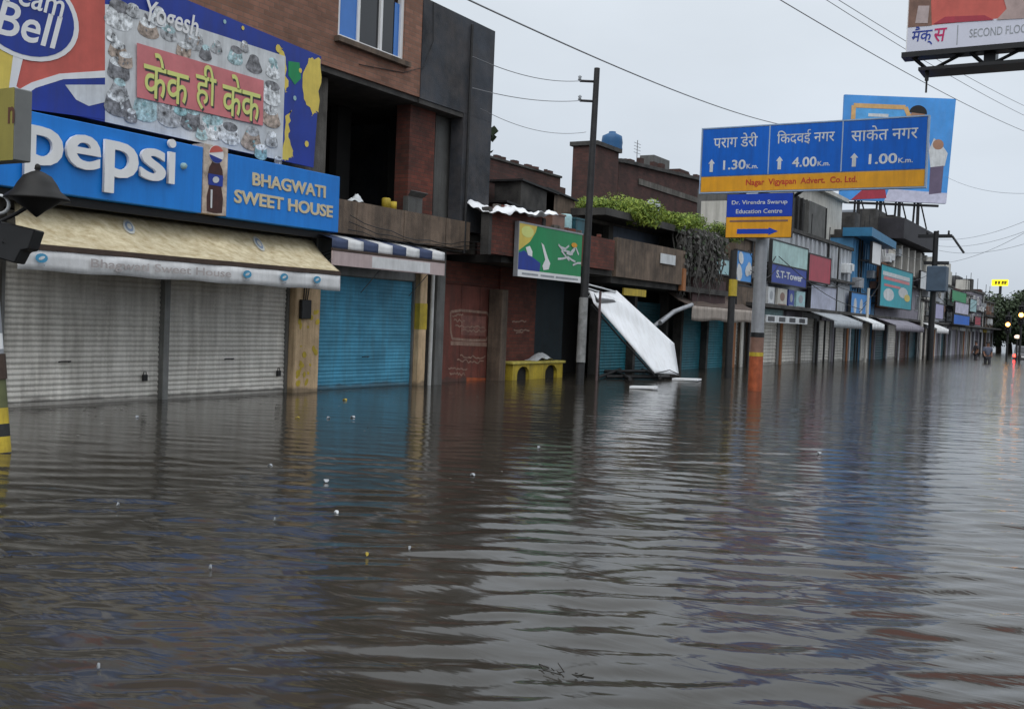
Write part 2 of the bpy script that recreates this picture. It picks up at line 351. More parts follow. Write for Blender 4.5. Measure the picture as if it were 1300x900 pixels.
# ------------------------------------------------------------------ ground and water
g = MB(); g.box(-300, 900, -400, 500, FLOOD-.2, FLOOD); struct(g.build('ground', ASPH))
rng = np.random.default_rng(3)
def water():
    nr, na = 900, 480
    r = 1.2*(130/1.2)**(np.arange(nr)/(nr-1)); a = radians(30.6) + np.linspace(-1.25, 1.25, na)
    Rr, A = np.meshgrid(r, a, indexing='ij'); X = Rr*np.cos(A); Y = Rr*np.sin(A); Z = np.zeros_like(X)
    warp = .5*np.sin(.31*X+.7) + .4*np.sin(.23*Y+1.3+.11*X)
    calm = .34 + .58*np.clip((10.0-Y+1.5*np.sin(.3*X))/9, 0, 1) + .25*np.clip((X-22)/15, 0, 1)
    for lam0, lam1, num, amp, spread in ((1.6, 3.0, 8, .0013, .4), (.55, 1.1, 20, .0011, .24), (.26, .50, 44, .0017, .20), (.12, .24, 34, .0007, .38)):
        for _ in range(num):
            lam = rng.uniform(lam0, lam1); th = radians(27) + rng.normal(0, spread); ph = rng.uniform(0, 6.28)
            k = 2*pi/lam; kx, ky = k*cos(th), k*sin(th)
            fade = np.clip(1.4 - Rr*.0053*4.0/lam, 0, 1)
            grp = .6 + .4*np.sin(rng.uniform(.1, .5)*X + rng.uniform(.1, .5)*Y + rng.uniform(0, 6.28))
            Z += amp*fade*grp*np.sin(kx*X + ky*Y + ph + warp*1.3)
    Z *= calm*np.clip(.62 + .38*(Rr-4)/5, .62, 1)
    vs = np.stack([X, Y, Z], -1).reshape(-1, 3)
    i = np.arange(nr-1)[:, None]*na + np.arange(na-1)[None, :]
    fs = np.stack([i, i+1, i+na+1, i+na], -1).reshape(-1, 4)
    me = bpy.data.meshes.new('flood_water')
    me.vertices.add(len(vs)); me.vertices.foreach_set('co', vs.ravel())
    me.loops.add(fs.size); me.loops.foreach_set('vertex_index', fs.ravel().astype(np.int32))
    me.polygons.add(len(fs)); me.polygons.foreach_set('loop_start', np.arange(0, fs.size, 4, dtype=np.int32)); me.polygons.foreach_set('loop_total', np.full(len(fs), 4, dtype=np.int32))
    me.polygons.foreach_set('use_smooth', np.ones(len(fs), bool)); me.update(); me.validate()
    bm = bmesh.new(); bm.from_mesh(me); bmesh.ops.recalc_face_normals(bm, faces=bm.faces)
    if sum(f.normal.z for f in bm.faces) < 0: bmesh.ops.reverse_faces(bm, faces=bm.faces)
    bm.to_mesh(me); bm.free()
    m = bpy.data.materials.new('muddy_water'); m.use_nodes = True; t = m.node_tree; N = t.nodes; L = t.links; b = N['Principled BSDF']
    b.inputs['Roughness'].default_value = .035; b.inputs['IOR'].default_value = 1.33
    tc = N.new('ShaderNodeTexCoord'); n0 = N.new('ShaderNodeTexNoise'); n0.inputs['Scale'].default_value = .22; n0.inputs['Detail'].default_value = 4
    L.new(tc.outputs['Object'], n0.inputs[0]); cr = N.new('ShaderNodeValToRGB'); L.new(n0.outputs[0], cr.inputs[0])
    cr.color_ramp.elements[0].position = .35; cr.color_ramp.elements[0].color = (.029, .026, .021, 1); cr.color_ramp.elements[1].position = .65; cr.color_ramp.elements[1].color = (.040, .0345, .0275, 1)
    L.new(cr.outputs[0], b.inputs['Base Color'])
    mp = N.new('ShaderNodeMapping'); mp.inputs['Rotation'].default_value = (0, 0, -radians(27)); mp.inputs['Scale'].default_value = (1, .3, 1); L.new(tc.outputs['Object'], mp.inputs[0])
    n1 = N.new('ShaderNodeTexNoise'); n1.inputs['Scale'].default_value = 4.5; n1.inputs['Detail'].default_value = 3; n1.inputs['Roughness'].default_value = .6; n1.inputs['Distortion'].default_value = .6; L.new(mp.outputs[0], n1.inputs[0])
    bp = N.new('ShaderNodeBump'); bp.inputs['Strength'].default_value = .42; bp.inputs['Distance'].default_value = .045
    L.new(n1.outputs[0], bp.inputs['Height']); L.new(bp.outputs[0], b.inputs['Normal'])
    sp_ = N.new('ShaderNodeSeparateXYZ'); L.new(tc.outputs['Object'], sp_.inputs[0])               # wind-ruffled water farther down the street
    rg_ = N.new('ShaderNodeMapRange'); rg_.inputs[1].default_value = 16; rg_.inputs[2].default_value = 50; rg_.inputs[3].default_value = .095; rg_.inputs[4].default_value = .13
    L.new(sp_.outputs[0], rg_.inputs[0]); L.new(rg_.outputs[0], b.inputs['Roughness'])
    rb_ = N.new('ShaderNodeMapRange'); rb_.inputs[1].default_value = 14; rb_.inputs[2].default_value = 40; rb_.inputs[3].default_value = .16; rb_.inputs[4].default_value = .75
    L.new(sp_.outputs[0], rb_.inputs[0]); L.new(rb_.outputs[0], bp.inputs['Strength'])
    me.materials.append(m)
    struct(link('flood_water', me))
    s = MB(); s.box(-300, 900, -400, 500, -.25, -.06); struct(s.build('flood_water', m))      # still sheet that carries on beyond the rippled one
def link(n, me):
    o = bpy.data.objects.new(n, me); COL.objects.link(o); return o
water()

# ------------------------------------------------------------------ brick building with the sweet shop
YU = D-.32
Xa, Xe = 3.0, onY(628, 60, YU)[0]
Xd, Xo = onY(536, 60, YU)[0], onY(589, 140, YU)[0]
x_div = onY(210, 430)[0]; x_sr = onY(367, 430)[0]; x_p = onY(401, 430)[0]; x_tr = onY(525, 430)[0]
bb = thing('brick_building', 'brown brick building with dark plastered end wall above the sweet shop', 'building', (12, D, FLOOD))
wl = MB()
wl.box(Xa, 8.9, D, D+.3, FLOOD, 3.4); wl.box(8.9, x_sr, D, D+.3, 2.75, 3.4); wl.box(x_sr, Xe, D, D+.3, 2.95, 3.4)
wl.box(x_sr+.02, x_p-.02, D+.12, D+.3, FLOOD, 2.95)
wl.box(Xa, x_p+.1, D, D+.3, 3.4, 5.86)
wl.build('ground_floor_wall', CONC, bb)
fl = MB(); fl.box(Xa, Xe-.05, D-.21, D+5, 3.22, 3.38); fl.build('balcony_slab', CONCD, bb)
wn = (onY(430, 40, YU)[0], onY(515, 40, YU)[0], onY(430, 47, YU)[1], 8.05)
up = MB(); wall_open(up, Xa, Xd, 5.98, 8.35, D-.3, D, [wn]); up.build('upper_wall', BRICK, bb)
up = MB(); up.box(Xd, Xe, D-.32, D+.0, 5.96, 8.02); up.box(Xo, Xe, D-.318, D, 3.4, 5.958); up.box(Xd, Xe, D, D+6, 7.85, 8.02); up.box(Xe-.25, Xe, D, D+6, 3.4, 7.85); up.build('plastered_wall', DARKPL, bb)
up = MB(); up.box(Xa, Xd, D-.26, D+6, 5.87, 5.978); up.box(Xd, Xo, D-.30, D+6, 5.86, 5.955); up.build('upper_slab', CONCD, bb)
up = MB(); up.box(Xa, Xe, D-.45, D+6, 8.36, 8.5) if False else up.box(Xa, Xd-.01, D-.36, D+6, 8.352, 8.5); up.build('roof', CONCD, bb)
up = MB(); up.box(Xa, Xe, D+4.2, D+4.4, FLOOD, 8.0); up.build('back_wall', INT, bb)
c = MB(); c.box(onY(517, 190)[0], onY(549, 190)[0], D-.05, D+.3, 3.38, 5.86); c.build('brick_column', BRICKR, bb)
c = MB(); c.box(onY(557, 190)[0], onY(588, 190)[0], D+.1, D+.3, 3.38, 5.86); c.build('grey_wall_panel', GREYPL, bb)
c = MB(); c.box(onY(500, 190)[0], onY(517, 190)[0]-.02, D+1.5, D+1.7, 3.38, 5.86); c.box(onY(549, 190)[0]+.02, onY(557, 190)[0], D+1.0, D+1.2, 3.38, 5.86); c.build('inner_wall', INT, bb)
c = MB(); c.box(15.2, 19.85, D-.40, D-.22, 2.98, 3.60); 
for k in range(3): c.box(15.9+k*1.5, 15.98+k*1.5, D-.412, D-.41, 2.98, 3.6)
c.build('balcony_parapet', BROWNPL, bb)
# window in the brick wall
wf = MB(); a0, a1, b0, b1 = wn; Yw = D-.22
wf.box(a0, a0+.09, Yw-.04, Yw+.05, b0, b1); wf.box(a1-.09, a1, Yw-.04, Yw+.05, b0, b1); wf.box(a0+.09, a1-.09, Yw-.035, Yw+.05, b0, b0+.08)
for q in (.32, .66): wf.box(a0+(a1-a0)*q-.035, a0+(a1-a0)*q+.035, Yw-.03, Yw+.045, b0+.08, b1)
wfo = wf.build('window_frame', WHITE, bb)
p = MB(); p.box(a0+.09, a0+(a1-a0)*.32-.035, Yw, Yw+.01, b0+.08, b1); p.build('blue_pane', GLASSB, wfo)
p = MB(); p.box(a0+(a1-a0)*.32+.035, a0+(a1-a0)*.66-.035, Yw+.02, Yw+.03, b0+.08, b1); p.box(a0+(a1-a0)*.66+.035, a1-.25, Yw+.02, Yw+.03, b0+.08, b1); p.build('dark_pane', GLASSD, wfo)
p = MB(); p.box(a1-.24, a1-.09, Yw+.005, Yw+.015, b0+.08, b1-.35); p.build('curtain', GLASSB, wfo)
p = MB(); p.box(a0-.1, a1+.1, D-.42, D-.3, b0-.1, b0-.003); p.build('sill', BROWNPL, wfo)
# ground floor fronts
YS = D+.08
shutter(8.97, x_div-.06, FLOOD, 2.72, YS, SHUT, bb); shutter(x_div+.06, x_sr-.03, FLOOD, 2.72, YS, SHUT, bb)
for u in (8.97+.35*(x_div-8.97), x_div+.5*(x_sr-x_div), (x_p+x_tr)/2):
    c = MB(); c.path([(u-.08, YS-.02, .62), (u-.08, YS-.07, .63), (u+.08, YS-.07, .63), (u+.08, YS-.02, .62)], .011, 6); c.build('shutter_handle', IRON, bb)
for u in (x_div-.35, x_sr-.2): c = MB(); c.box(u-.04, u+.04, YS-.06, YS-.02, .30, .40); c.path([(u-.025, YS-.04, .40), (u-.02, YS-.04, .45), (u+.02, YS-.04, .45), (u+.025, YS-.04, .40)], .008, 5); c.build('padlock', IRON, bb)
c = MB(); c.box(x_sr+.10, x_sr+.36, D-.20, D-.121, 1.35, 1.7); c.build('meter_box', IRON, bb, .01)
for k in range(3): c = MB(); c.path([(x_sr+.2+.05*k, D-.14, 1.7), (x_sr+.22+.08*k, D-.15, 2.2), (x_sr+.5+.2*k, D-.2, 2.55), (x_p+1.2+k*.4, D-.25, 2.96)], .01, 5); c.build('service_cable', BLACK, bb)
for k in range(3): c = MB(); c.path([(15.6+(Xe-15.6)*i/12, D-.45-.02*k, 3.05+.12*k-.14*sin(pi*i/12)*(1+k*.4)+.03*sin(i*2+k)) for i in range(13)], .009, 5); c.build('hanging_cable', BLACK, bb)
c = MB(); c.tube((Xo+.12, D-.38, 2.9), (Xo+.12, D-.38, 7.9), .035, n=8); c.build('wall_pipe', IRON, bb)
c = MB(); c.path([(Xd+(Xo-Xd)*.2, D-.33, 8.0), (Xd+(Xo-Xd)*.22, D-.34, 7.2), (Xd+.05, D-.34, 6.6), (Xd-.6, D-.32, 6.35), (Xd-2, D-.32, 6.2)], .008, 5); c.build('wall_cable', BLACK, bb)
c = MB(); c.box(x_div-.055, x_div+.055, D-.03, D+.2, FLOOD, 2.74); c.build('shutter_post', FRAMEG, bb)
c = MB(); c.box(x_sr+.02, x_p-.03, D-.12, D+.115, FLOOD, 1.95); c.build('cream_pillar', CREAMPL, bb, .02)
c = MB()
for k in range(22):
    u, v = random.uniform(x_sr+.06, x_p-.1), random.uniform(.15, 1.5)
    sheet(FACE(D-.12), ell(u, v, random.uniform(.02, .06), random.uniform(.015, .08), random.random()*3, 8), .001+k*.0003, c, .001)
c.build('paint_splash', YELP, bb)['kind'] = 'stuff'
shutter(x_p+.02, x_tr, FLOOD, 2.2, YS, TEAL, bb, .07, amp=.007); c = MB(); c.box(x_p-.02, x_tr+.05, YS-.06, YS+.1, 2.202, 2.94); c.build('shutter_hood', FRAMEG, bb, .02)
c = MB(); x0, x1 = onY(527, 430)[0], onY(536, 430)[0]; c.box(x0, x1, D-.1, D+.28, FLOOD, 2.94); c.build('plastered_pillar', CREAMPL, bb, .015)
c = MB(); c.box(x0-.003, x1+.003, D-.104, D+.2, onY(530, 418)[1], onY(530, 385)[1]); c.build('yellow_band', YELP, bb)
c = MB(); x = onY(541, 430)[0]; c.tube((x, D-.12, FLOOD), (x, D-.12, 2.9), .045); c.build('drain_pipe', PIPEW, bb)
c = MB(); c.box(onY(546, 430)[0], onY(556, 430)[0], D-.15, D+.2, FLOOD, 2.94); c.build('grey_post', GREYPL, bb, .01)
# loose items on the balcony
for i, (px, py, wd, ht, mt, nm, lb) in enumerate((
        (452, 242, .34, .20, OFFW, 'cloth_bundle', 'crumpled white cloth lying on the dark balcony parapet beside the blue sign'),
        (490, 266, .50, .16, YELP, 'yellow_tin', 'small yellow tin standing on the middle of the balcony parapet'),
        (532, 252, .55, .45, GREYPL, 'grey_carton', 'grey carton standing on the balcony under the brick column'))):
    X, Z = onY(px, py, D-.28); b = MB()
    if i == 0:
        def fn(u, v): 
            return (X-.2+.45*u, D-.33+.16*v, 3.60+.22*sin(pi*u)*(.6+.4*sin(9*u+3*v))*(.3+.7*sin(pi*v)))
        b.grid(fn, 12, 6)
    elif i == 1:
        b.lathe((X, D-.28, 3.601), [(0, 0), (.09, 0), (.09, .18), (.07, .2), (0, .2)], 12); b.lathe((X+.22, D-.28, 3.601), [(0, 0), (.08, 0), (.08, .15), (0, .15)], 12)
    else:
        b.box(X-.25, X+.25, D-.19, D+.0-.06, 3.381, 3.95); b.prism([(X-.25, D-.19, 3.951), (X+.25, D-.19, 3.951), (X+.3, D-.3, 4.05), (X-.3, D-.3, 4.05)], (0, .01, .01))
    tag(b.build(nm, mt), lb, nm.split('_')[1])

# ------------------------------------------------------------------ printed hoarding banner
YB = D-.33
bn = thing('hoarding_banner', 'large printed ice cream and cake banner above the blue cola sign', 'banner', (11, YB, 4))
FB = FACE(YB)
def Q(pts): return pxs(pts, YB)
X0 = 5.5; zt = lambda X: 6.32; 
ptl = [(X0, 4.12), onY(398, 213, YB), onY(408, 72, YB), (X0, 6.52)]
sheet(FB, ptl, -.04, t=.04).build('panel', NAVY, bn)
sheet(FB, Q([(-30, -40), (133, -15), (133, 152), (-30, 110)]), .001).build('red_field', RED, bn)
sheet(FB, Q([(-30, 30), (20, 55), (18, 118), (-30, 150)]), .005).build('yellow_field', YEL, bn)
sheet(FB, Q([(18, 56), (32, 60), (20, 110), (30, 118), (14, 122), (10, 118)]), .009).build('white_stripe', WHITE, bn)
sw = [(16, 118), (40, 105), (75, 94), (133, 90), (133, 99), (80, 101), (45, 112), (28, 124)]
sheet(FB, Q(sw), .0065).build('white_swoosh', WHITE, bn)
sheet(FB, Q([(22, 122), (45, 112), (80, 101), (133, 99), (133, 152), (28, 138)]), .004).build('blue_swoosh', NAVY, bn)
sheet(FB, Q([(82, 108), (133, 108), (133, 130), (112, 135), (96, 127)]), .0095).build('white_drop', OFFW, bn)
cx, cz = onY(30, 16, YB); rx = onY(95, 22, YB)[0]-cx
ov = sheet(FB, ell(cx, cz, rx+.06, .62, -.03, 36), .012).build('oval_logo', WHITE, bn)
sheet(FB, ell(cx, cz, rx-.02, .56, -.03, 36), .016).build('oval_field', NAVY, ov)
u, v = onY(38, 33, YB); text('Bell', FB, u-.02, v, 1.0, .46, WHITE, parent=ov, w=.02, bold=.012, shear=.25, rot=.0)
u, v = onY(32, 9, YB); text('Cream', FB, u+.0, v+.16, 1.15, .34, WHITE, parent=ov, w=.026, bold=.01, shear=.25)
# yellow splashes at the right end
for pts in ([(392, 74), (407, 76), (404, 140), (396, 148), (388, 130), (384, 105)], [(362, 148), (370, 140), (366, 170), (372, 200), (366, 204), (358, 203)], [(354, 58), (360, 66), (366, 110), (362, 118), (356, 90)]):
    rg = []
    for (xa_, ya_), (xb_, yb_) in zip(pts, pts[1:]+pts[:1]):
        for k in range(6): t_ = k/6; rg.append((xa_+(xb_-xa_)*t_+random.uniform(-2.2, 2.2)*(k > 0), ya_+(yb_-ya_)*t_+random.uniform(-2.5, 2.5)*(k > 0)))
    sheet(FB, Q(rg), .001).build('yellow_splash', YEL, bn)
sheet(FB, Q([(366, 78), (380, 80), (382, 100), (374, 108), (366, 96)]), .002).build('green_splash', GREEN, bn)
for px, py, r in ((353, 62, 5), (389, 183, 4), (285, 28, 2.5), (308, 36, 2.5), (374, 125, 3), (381, 90, 3)):
    u, v = onY(px, py, YB); sheet(FB, ell(u, v, r*.013, r*.014, 0, 10), .006).build('confetti_dot', random.choice([YEL, PAQUA, PINK]) if px != 353 else YEL, bn)
# cake collage
cg = sheet(FB, Q([(133, 6), (165, 8), (362, 72), (358, 204), (133, 155)]), .004).build('photo_collage', OFFW, bn)
random.seed(11)
spots = [(150, 24, 16), (188, 38, 15), (214, 44, 12), (246, 54, 14), (274, 62, 10), (298, 74, 12), (322, 84, 11), (346, 92, 11), (150, 66, 14), (150, 92, 13), (150, 134, 15), (183, 142, 15), (214, 150, 14), (241, 156, 14), (268, 166, 13), (292, 174, 13), (318, 180, 13), (344, 124, 12), (344, 152, 12), (344, 180, 12), (150, 114, 11), (168, 16, 9)]
PM = [mat('cake_print_%s' % n, c, .5, .95, 11) for n, c in (('aqua', (.36, .5, .52)), ('grey', (.36, .37, .38)), ('dark', (.19, .19, .20)), ('tan', (.36, .29, .24)), ('white', (.62, .64, .65)), ('mint', (.25, .42, .44)))]
for i, (px, py, r) in enumerate(spots+[(200, 26, 9), (232, 66, 9), (260, 70, 8), (310, 62, 7), (165, 150, 8), (228, 140, 8), (255, 172, 8), (330, 196, 8), (352, 205, 6), (141, 48, 7), (158, 80, 7)]):
    u, v = onY(px, py, YB); s = r*.0165*random.uniform(.8, 1.15); q = random.random(); lean = random.uniform(-.15, .15)
    hgt = random.uniform(.45, 1.0); tw = random.uniform(.55, .95)
    base = [(u-s, v-.2*s)]+[(u+s*cos(a), v-.2*s+s*.45*sin(a)) for a in [pi+pi*k/8 for k in range(1, 8)]]+[(u+s, v-.2*s), (u+s*tw+lean*s, v+s*hgt), (u-s*tw+lean*s, v+s*hgt)]
    a = sheet(FB, base, .008+.0004*i).build('cake_print', PM[random.randrange(6)], cg)
    b = MB(); sheet(FB, ell(u+lean*s, v+s*hgt, s*tw*1.05, s*.36, random.uniform(-.1, .1), 12), .0085+.0004*i+.003, b, .001); b.build('cake_top_print', PM[random.choice((0, 4, 1, 4, 2))], cg)
    b = MB()
    for k in range(3): sheet(FB, ell(u+random.uniform(-.6, .6)*s, v+random.uniform(-.4, .9)*s, s*random.uniform(.08, .25), s*random.uniform(.06, .14), random.random()*3, 7), .0085+.0004*i+.0045+.0006*k, b, .0004)
    b.build('cake_icing_print', PM[random.choice((2, 4, 3, 2, 5))], cg)
tp = sheet(FB, Q([(172, 55), (333, 103), (332, 160), (172, 124)]), .031).build('title_panel', PINK, bn)
for body, pa, pb in (('केक', (180, 93), (237, 108)), ('ही', (246, 108), (272, 116)), ('केक', (280, 118), (328, 131))):
    u0, v0 = onY(*pa, YB); u1, v1 = onY(*pb, YB); r = atan2(v1-v0, u1-u0)
    hgt = .68 if body != 'ही' else .72
    text(body, FB, (u0+u1)/2+.03, (v0+v1)/2-.03, (u1-u0), hgt, PDARK, 'lettering_shadow', tp, .035, bold=.012)
    text(body, FB, (u0+u1)/2, (v0+v1)/2, (u1-u0), hgt, LIME, 'lettering', tp, .041, bold=.008)
u0, v0 = onY(183, 17, YB); u1, v1 = onY(250, 34, YB)
text('Yogesh', FB, (u0+u1)/2, (v0+v1)/2-.03, u1-u0, .42, WHITE, 'name_lettering', bn, .034, bold=.012, shear=.2)
text('Bakery & Sweets', FB, *onY(334, 205, YB), 1.15, .13, PDARK, 'small_lettering', bn, .03, bold=.03) if False else None

# ------------------------------------------------------------------ blue cola sign
YP = D-.62
FP = FACE(YP)
zb, zt_ = onY(250, 270, YP)[1], onY(250, 180, YP)[1]
zb = (onY(84, 250, YP)[1]+onY(430, 293, YP)[1])/2; zt_ = (onY(40, 143, YP)[1]+onY(430, 222, YP)[1])/2
xr = onY(430, 250, YP)[0]; xm = onY(257, 230, YP)[0]; xn = onY(288, 230, YP)[0]
ps = thing('cola_sign', 'long bright blue cola sign box with raised white letters above cream awning', 'sign', (11, D, zb))
b = MB(); b.box(5.2, xm, YP, D-.36, zb, zt_); b.build('sign_box', BLUE, ps, .01)
b = MB(); b.box(xn, xr, YP-.02, D-.36, zb-.01, zt_-.02); b.build('name_box', BLUE, ps, .01)
b = MB(); b.box(xm+.005, xn-.005, YP-.01, D-.36, zb+.01, zt_+.06); bp_ = b.build('bottle_panel', mat('print_warm_cream', (.55, .46, .38), .5, .5, 5, .3, dirt=(.25, .12, .07), streak=False), ps)
b = MB(); b.box(5.2, xr, D-.45, D-.36, zb-.13, zb-.015); b.build('under_rail', BLACK, ps)
def bottle():
    c_ = (xm+xn)/2; fr = FACE(YP-.01)
    prof = [(.04, 0), (.16, .02), (.17, .3), (.13, .5), (.165, .68), (.14, .85), (.06, 1.0), (.05, 1.08)]
    H = zt_-zb
    L_ = [(c_-a, zb+.03+b*.80*H) for a, b in prof]; R_ = [(c_+a, zb+.03+b*.80*H) for a, b in reversed(prof)]
    sheet(fr, L_+R_, .002).build('bottle_print', mat('cola_brown', (.05, .014, .01), .35, .4, 8), bp_)
    gc = (c_, zb+.93*H)
    b = MB(); sheet(fr, ell(*gc, .155, .14, 0, 20), .006, b); b.build('globe_print', WHITE, bp_)
    b = MB(); sheet(fr, ell(gc[0], gc[1], .15, .135, .3, 12, .15, pi-.1), .010, b); b.build('globe_red_print', RED, bp_)
    b = MB(); sheet(fr, ell(gc[0], gc[1], .15, .135, -.1, 12, pi+.25, 2*pi-.2), .010, b); b.build('globe_blue_print', NAVY, bp_)
    b = MB(); sheet(fr, [(c_-.15, zb+.45*H), (c_+.15, zb+.45*H), (c_+.155, zb+.62*H), (c_-.155, zb+.62*H)], .007, b); b.build('label_print', NAVY, bp_)
    b = MB(); sheet(fr, ell(c_, zb+.54*H, .07, .05, .3, 12), .012, b); sheet(fr, [(c_-.09, zb+.1*H), (c_-.06, zb+.1*H), (c_-.06, zb+.38*H), (c_-.1, zb+.38*H)], .008, b); b.build('highlight_print', OFFW, bp_)
bottle()
for ch, pa, pb, top, bot in (('p', 27, 76, 0, 0), ('e', 80, 124, 0, 0), ('p', 129, 172, 0, 0), ('s', 175, 207, 0, 0), ('i', 210, 219, 0, 0)):
    u0, u1 = onY(pa, 210, YP)[0], onY(pb, 210, YP)[0]
    H = zt_-zb; base = zb+.36*H; xh = .46*H
    lo_, hi_ = base, base+xh
    if ch == 'p': lo_ = base-.26*H
    if ch == 'i': hi_ = base+xh+.19*H
    text(ch, FP, (u0+u1)/2, (lo_+hi_)/2, u1-u0, hi_-lo_, WHITE, 'letter', ps, .02, .05, .018 if ch != 'i' else .01)
u, v = onY(232, 211, YP); b = MB(); b.lathe((u, YP, v), [(0, .05), (.045, .05), (.05, 0)], 12, (0, -1, 0)); b.build('registered_dot', PAQUA, ps)
H = zt_-zb; mid = (xn+xr)/2
text('BHAGWATI', FACE(YP-.02), mid+.07, zb+.66*H, (xr-xn)*.66, .21*H, GOLD, 'lettering', ps, .0, .015, .028)
text('SWEET HOUSE', FACE(YP-.02), mid-.02, zb+.34*H, (xr-xn)*.88, .21*H, GOLD, 'lettering', ps, .0, .015, .028)

# ------------------------------------------------------------------ cream awning of the sweet shop
YA = D-1.25
aw = thing('shop_awning', 'long cream canvas awning with white lettered valance over the grey shutters', 'awning', (12, D, 2.3))
ax0, ax1 = onY(36, 300, D-.2)[0]-.1, onY(415, 300, D-.4)[0]
bx0, bx1 = onY(22, 312, YA)[0], onY(431, 345, YA)[0]
ztop = 2.86; zfr = (onY(35, 310, YA)[1]+onY(430, 343, YA)[1])/2
def canv(u, v):
    xa = ax0+(ax1-ax0)*u; xb = bx0+(bx1-bx0)*u
    s = -.06*sin(pi*v)*(1+.4*sin(u*19)) + .010*sin(u*61+4*v)*sin(pi*v)
    return (xa+(xb-xa)*v, (D-.02)+(YA-D+.02)*v, ztop+(zfr-ztop)*v+s)
b = MB(); b.grid(canv, 70, 10); o = b.build('canvas', CANVAS, aw); sm = o.modifiers.new('thickness', 'SOLIDIFY'); sm.thickness = .006
b = MB(); b.box(bx0, bx1, YA-.03, YA+.03, zfr-.075, zfr-.005); b.build('front_bar', WOOD, aw)
zv0, zv1 = (onY(20, 338, YA)[1]+onY(432, 372, YA)[1])/2, zfr-.08
def val(u, v): return (bx0+(bx1-bx0)*u, YA-.02+.005*sin(u*40+v*2)+.005*sin(u*17), zv1+(zv0-zv1)*v+.008*sin(u*31)*v)
b = MB(); b.grid(val, 90, 3); o = b.build('valance', CANVASW, aw); sm = o.modifiers.new('thickness', 'SOLIDIFY'); sm.thickness = .004
FV = FACE(YA-.055); zc = (zv0+zv1)/2
for px in (49, 311, 358, 400):
    u = onY(px, 340, YA)[0]; b = MB(); sheet(FV, ell(u, zc+.03, .09, .06, 0, 14), 0, b); b.build('logo_print', mat('print_valance_blue', (.06, .28, .46), .6), aw)
    b = MB(); sheet(FV, ell(u, zc+.03, .05, .02, .4, 10), .004, b); b.build('logo_mark', OFFW, aw)
    b = MB(); sheet(FV, [(u-.05, zc-.07), (u+.05, zc-.07), (u+.05, zc-.05), (u-.05, zc-.05)], 0, b); b.build('caption_print', PGREY, aw)
u0, u1 = onY(112, 340, YA)[0], onY(290, 355, YA)[0]
text('Bhagwati Sweet House', FV, (u0+u1)/2, zc, u1-u0, .15, mat('print_faded_brown', (.40, .36, .35), .6), 'lettering', aw, 0, .002, .01)
b = MB(); n_ = 5
for k in range(n_):
    t = (k+.5)/n_; xa = ax0+(ax1-ax0)*t; xb = bx0+(bx1-bx0)*t
    b.tube((xa, D-.02, 1.95), (xb, YA+.04, zfr-.05), .02, n=6)
b.build('stay_rod', IRON, aw)
for px, lab in ((190, 'a'), (350, 'b')):                      # faded printed emblems on the canvas
    u = (onY(px, 300, D-.6)[0]-ax0)/(ax1-ax0); b = MB()
    for k in range(3):
        r = .030-.009*k
        vs = [Vector(canv(u+r*.55*cos(q), .32+.2*(r/.035)*sin(q)))+Vector((0, -.012-.004*k, .012+.004*k)) for q in [2*pi*i/16 for i in range(16)]]
        b.cur = k; b.add(vs, [tuple(range(16))])
    b.build('faded_emblem', [mat('print_faded_white', (.5, .5, .46), .8), mat('print_faded_blue', (.2, .25, .33), .8), mat('print_faded_white2', (.48, .46, .4), .8)], aw)

# ------------------------------------------------------------------ striped awning of the teal shop
Y2 = D-.75
a2 = thing('striped_awning', 'short blue and white striped awning box over the teal shutter', 'awning', (17.5, D, 2.3))
x0, x1 = onY(421, 330, Y2)[0], onY(564, 340, Y2)[0]
zt2 = (onY(425, 303, Y2)[1]+onY(560, 320, Y2)[1])/2; zm2 = (onY(430, 315, Y2)[1]+onY(560, 331, Y2)[1])/2; zb2 = (onY(432, 338, Y2)[1]+onY(565, 350, Y2)[1])/2
n_ = 8
for k in range(n_):
    u0, u1 = x0+(x1-x0)*k/n_, x0+(x1-x0)*(k+1)/n_
    def st(u, v): return (u0+(u1-u0)*u, D-.02+(Y2-D+.02)*min(1, v*1.6), zt2+.18-.18*min(1, v*1.6)+(zm2-zt2)*max(0, v*1.6-1)/.6-.02*sin(pi*u)*v)
    b = MB(); b.grid(st, 4, 8); o = b.build('awning_stripe', CANVASB if k % 2 == 0 else CANVASW, a2); sm = o.modifiers.new('thickness', 'SOLIDIFY'); sm.thickness = .005
b = MB(); b.box(x0, x1, Y2-.02, Y2+.02, zm2-.05, zm2-.004); b.build('front_bar', WOOD, a2)
b = MB(); b.box(x0, x1, Y2-.015, Y2+.015, zb2, zm2-.055); b.build('valance', PINKC, a2, .004)
b = MB(); sheet(FACE(Y2-.016), [(x0+(x1-x0)*.32, zb2+.02), (x0+(x1-x0)*.85, zb2+.02), (x0+(x1-x0)*.85, zm2-.08), (x0+(x1-x0)*.32, zm2-.08)], 0, b); b.build('name_patch', CANVASW, a2)
b = MB()
for q in (.05, .5, .95): b.tube((x0+(x1-x0)*q, D, 1.9), (x0+(x1-x0)*q, Y2+.03, zm2-.05), .008, n=6)
b.build('stay_rod', FRAMEG, a2)

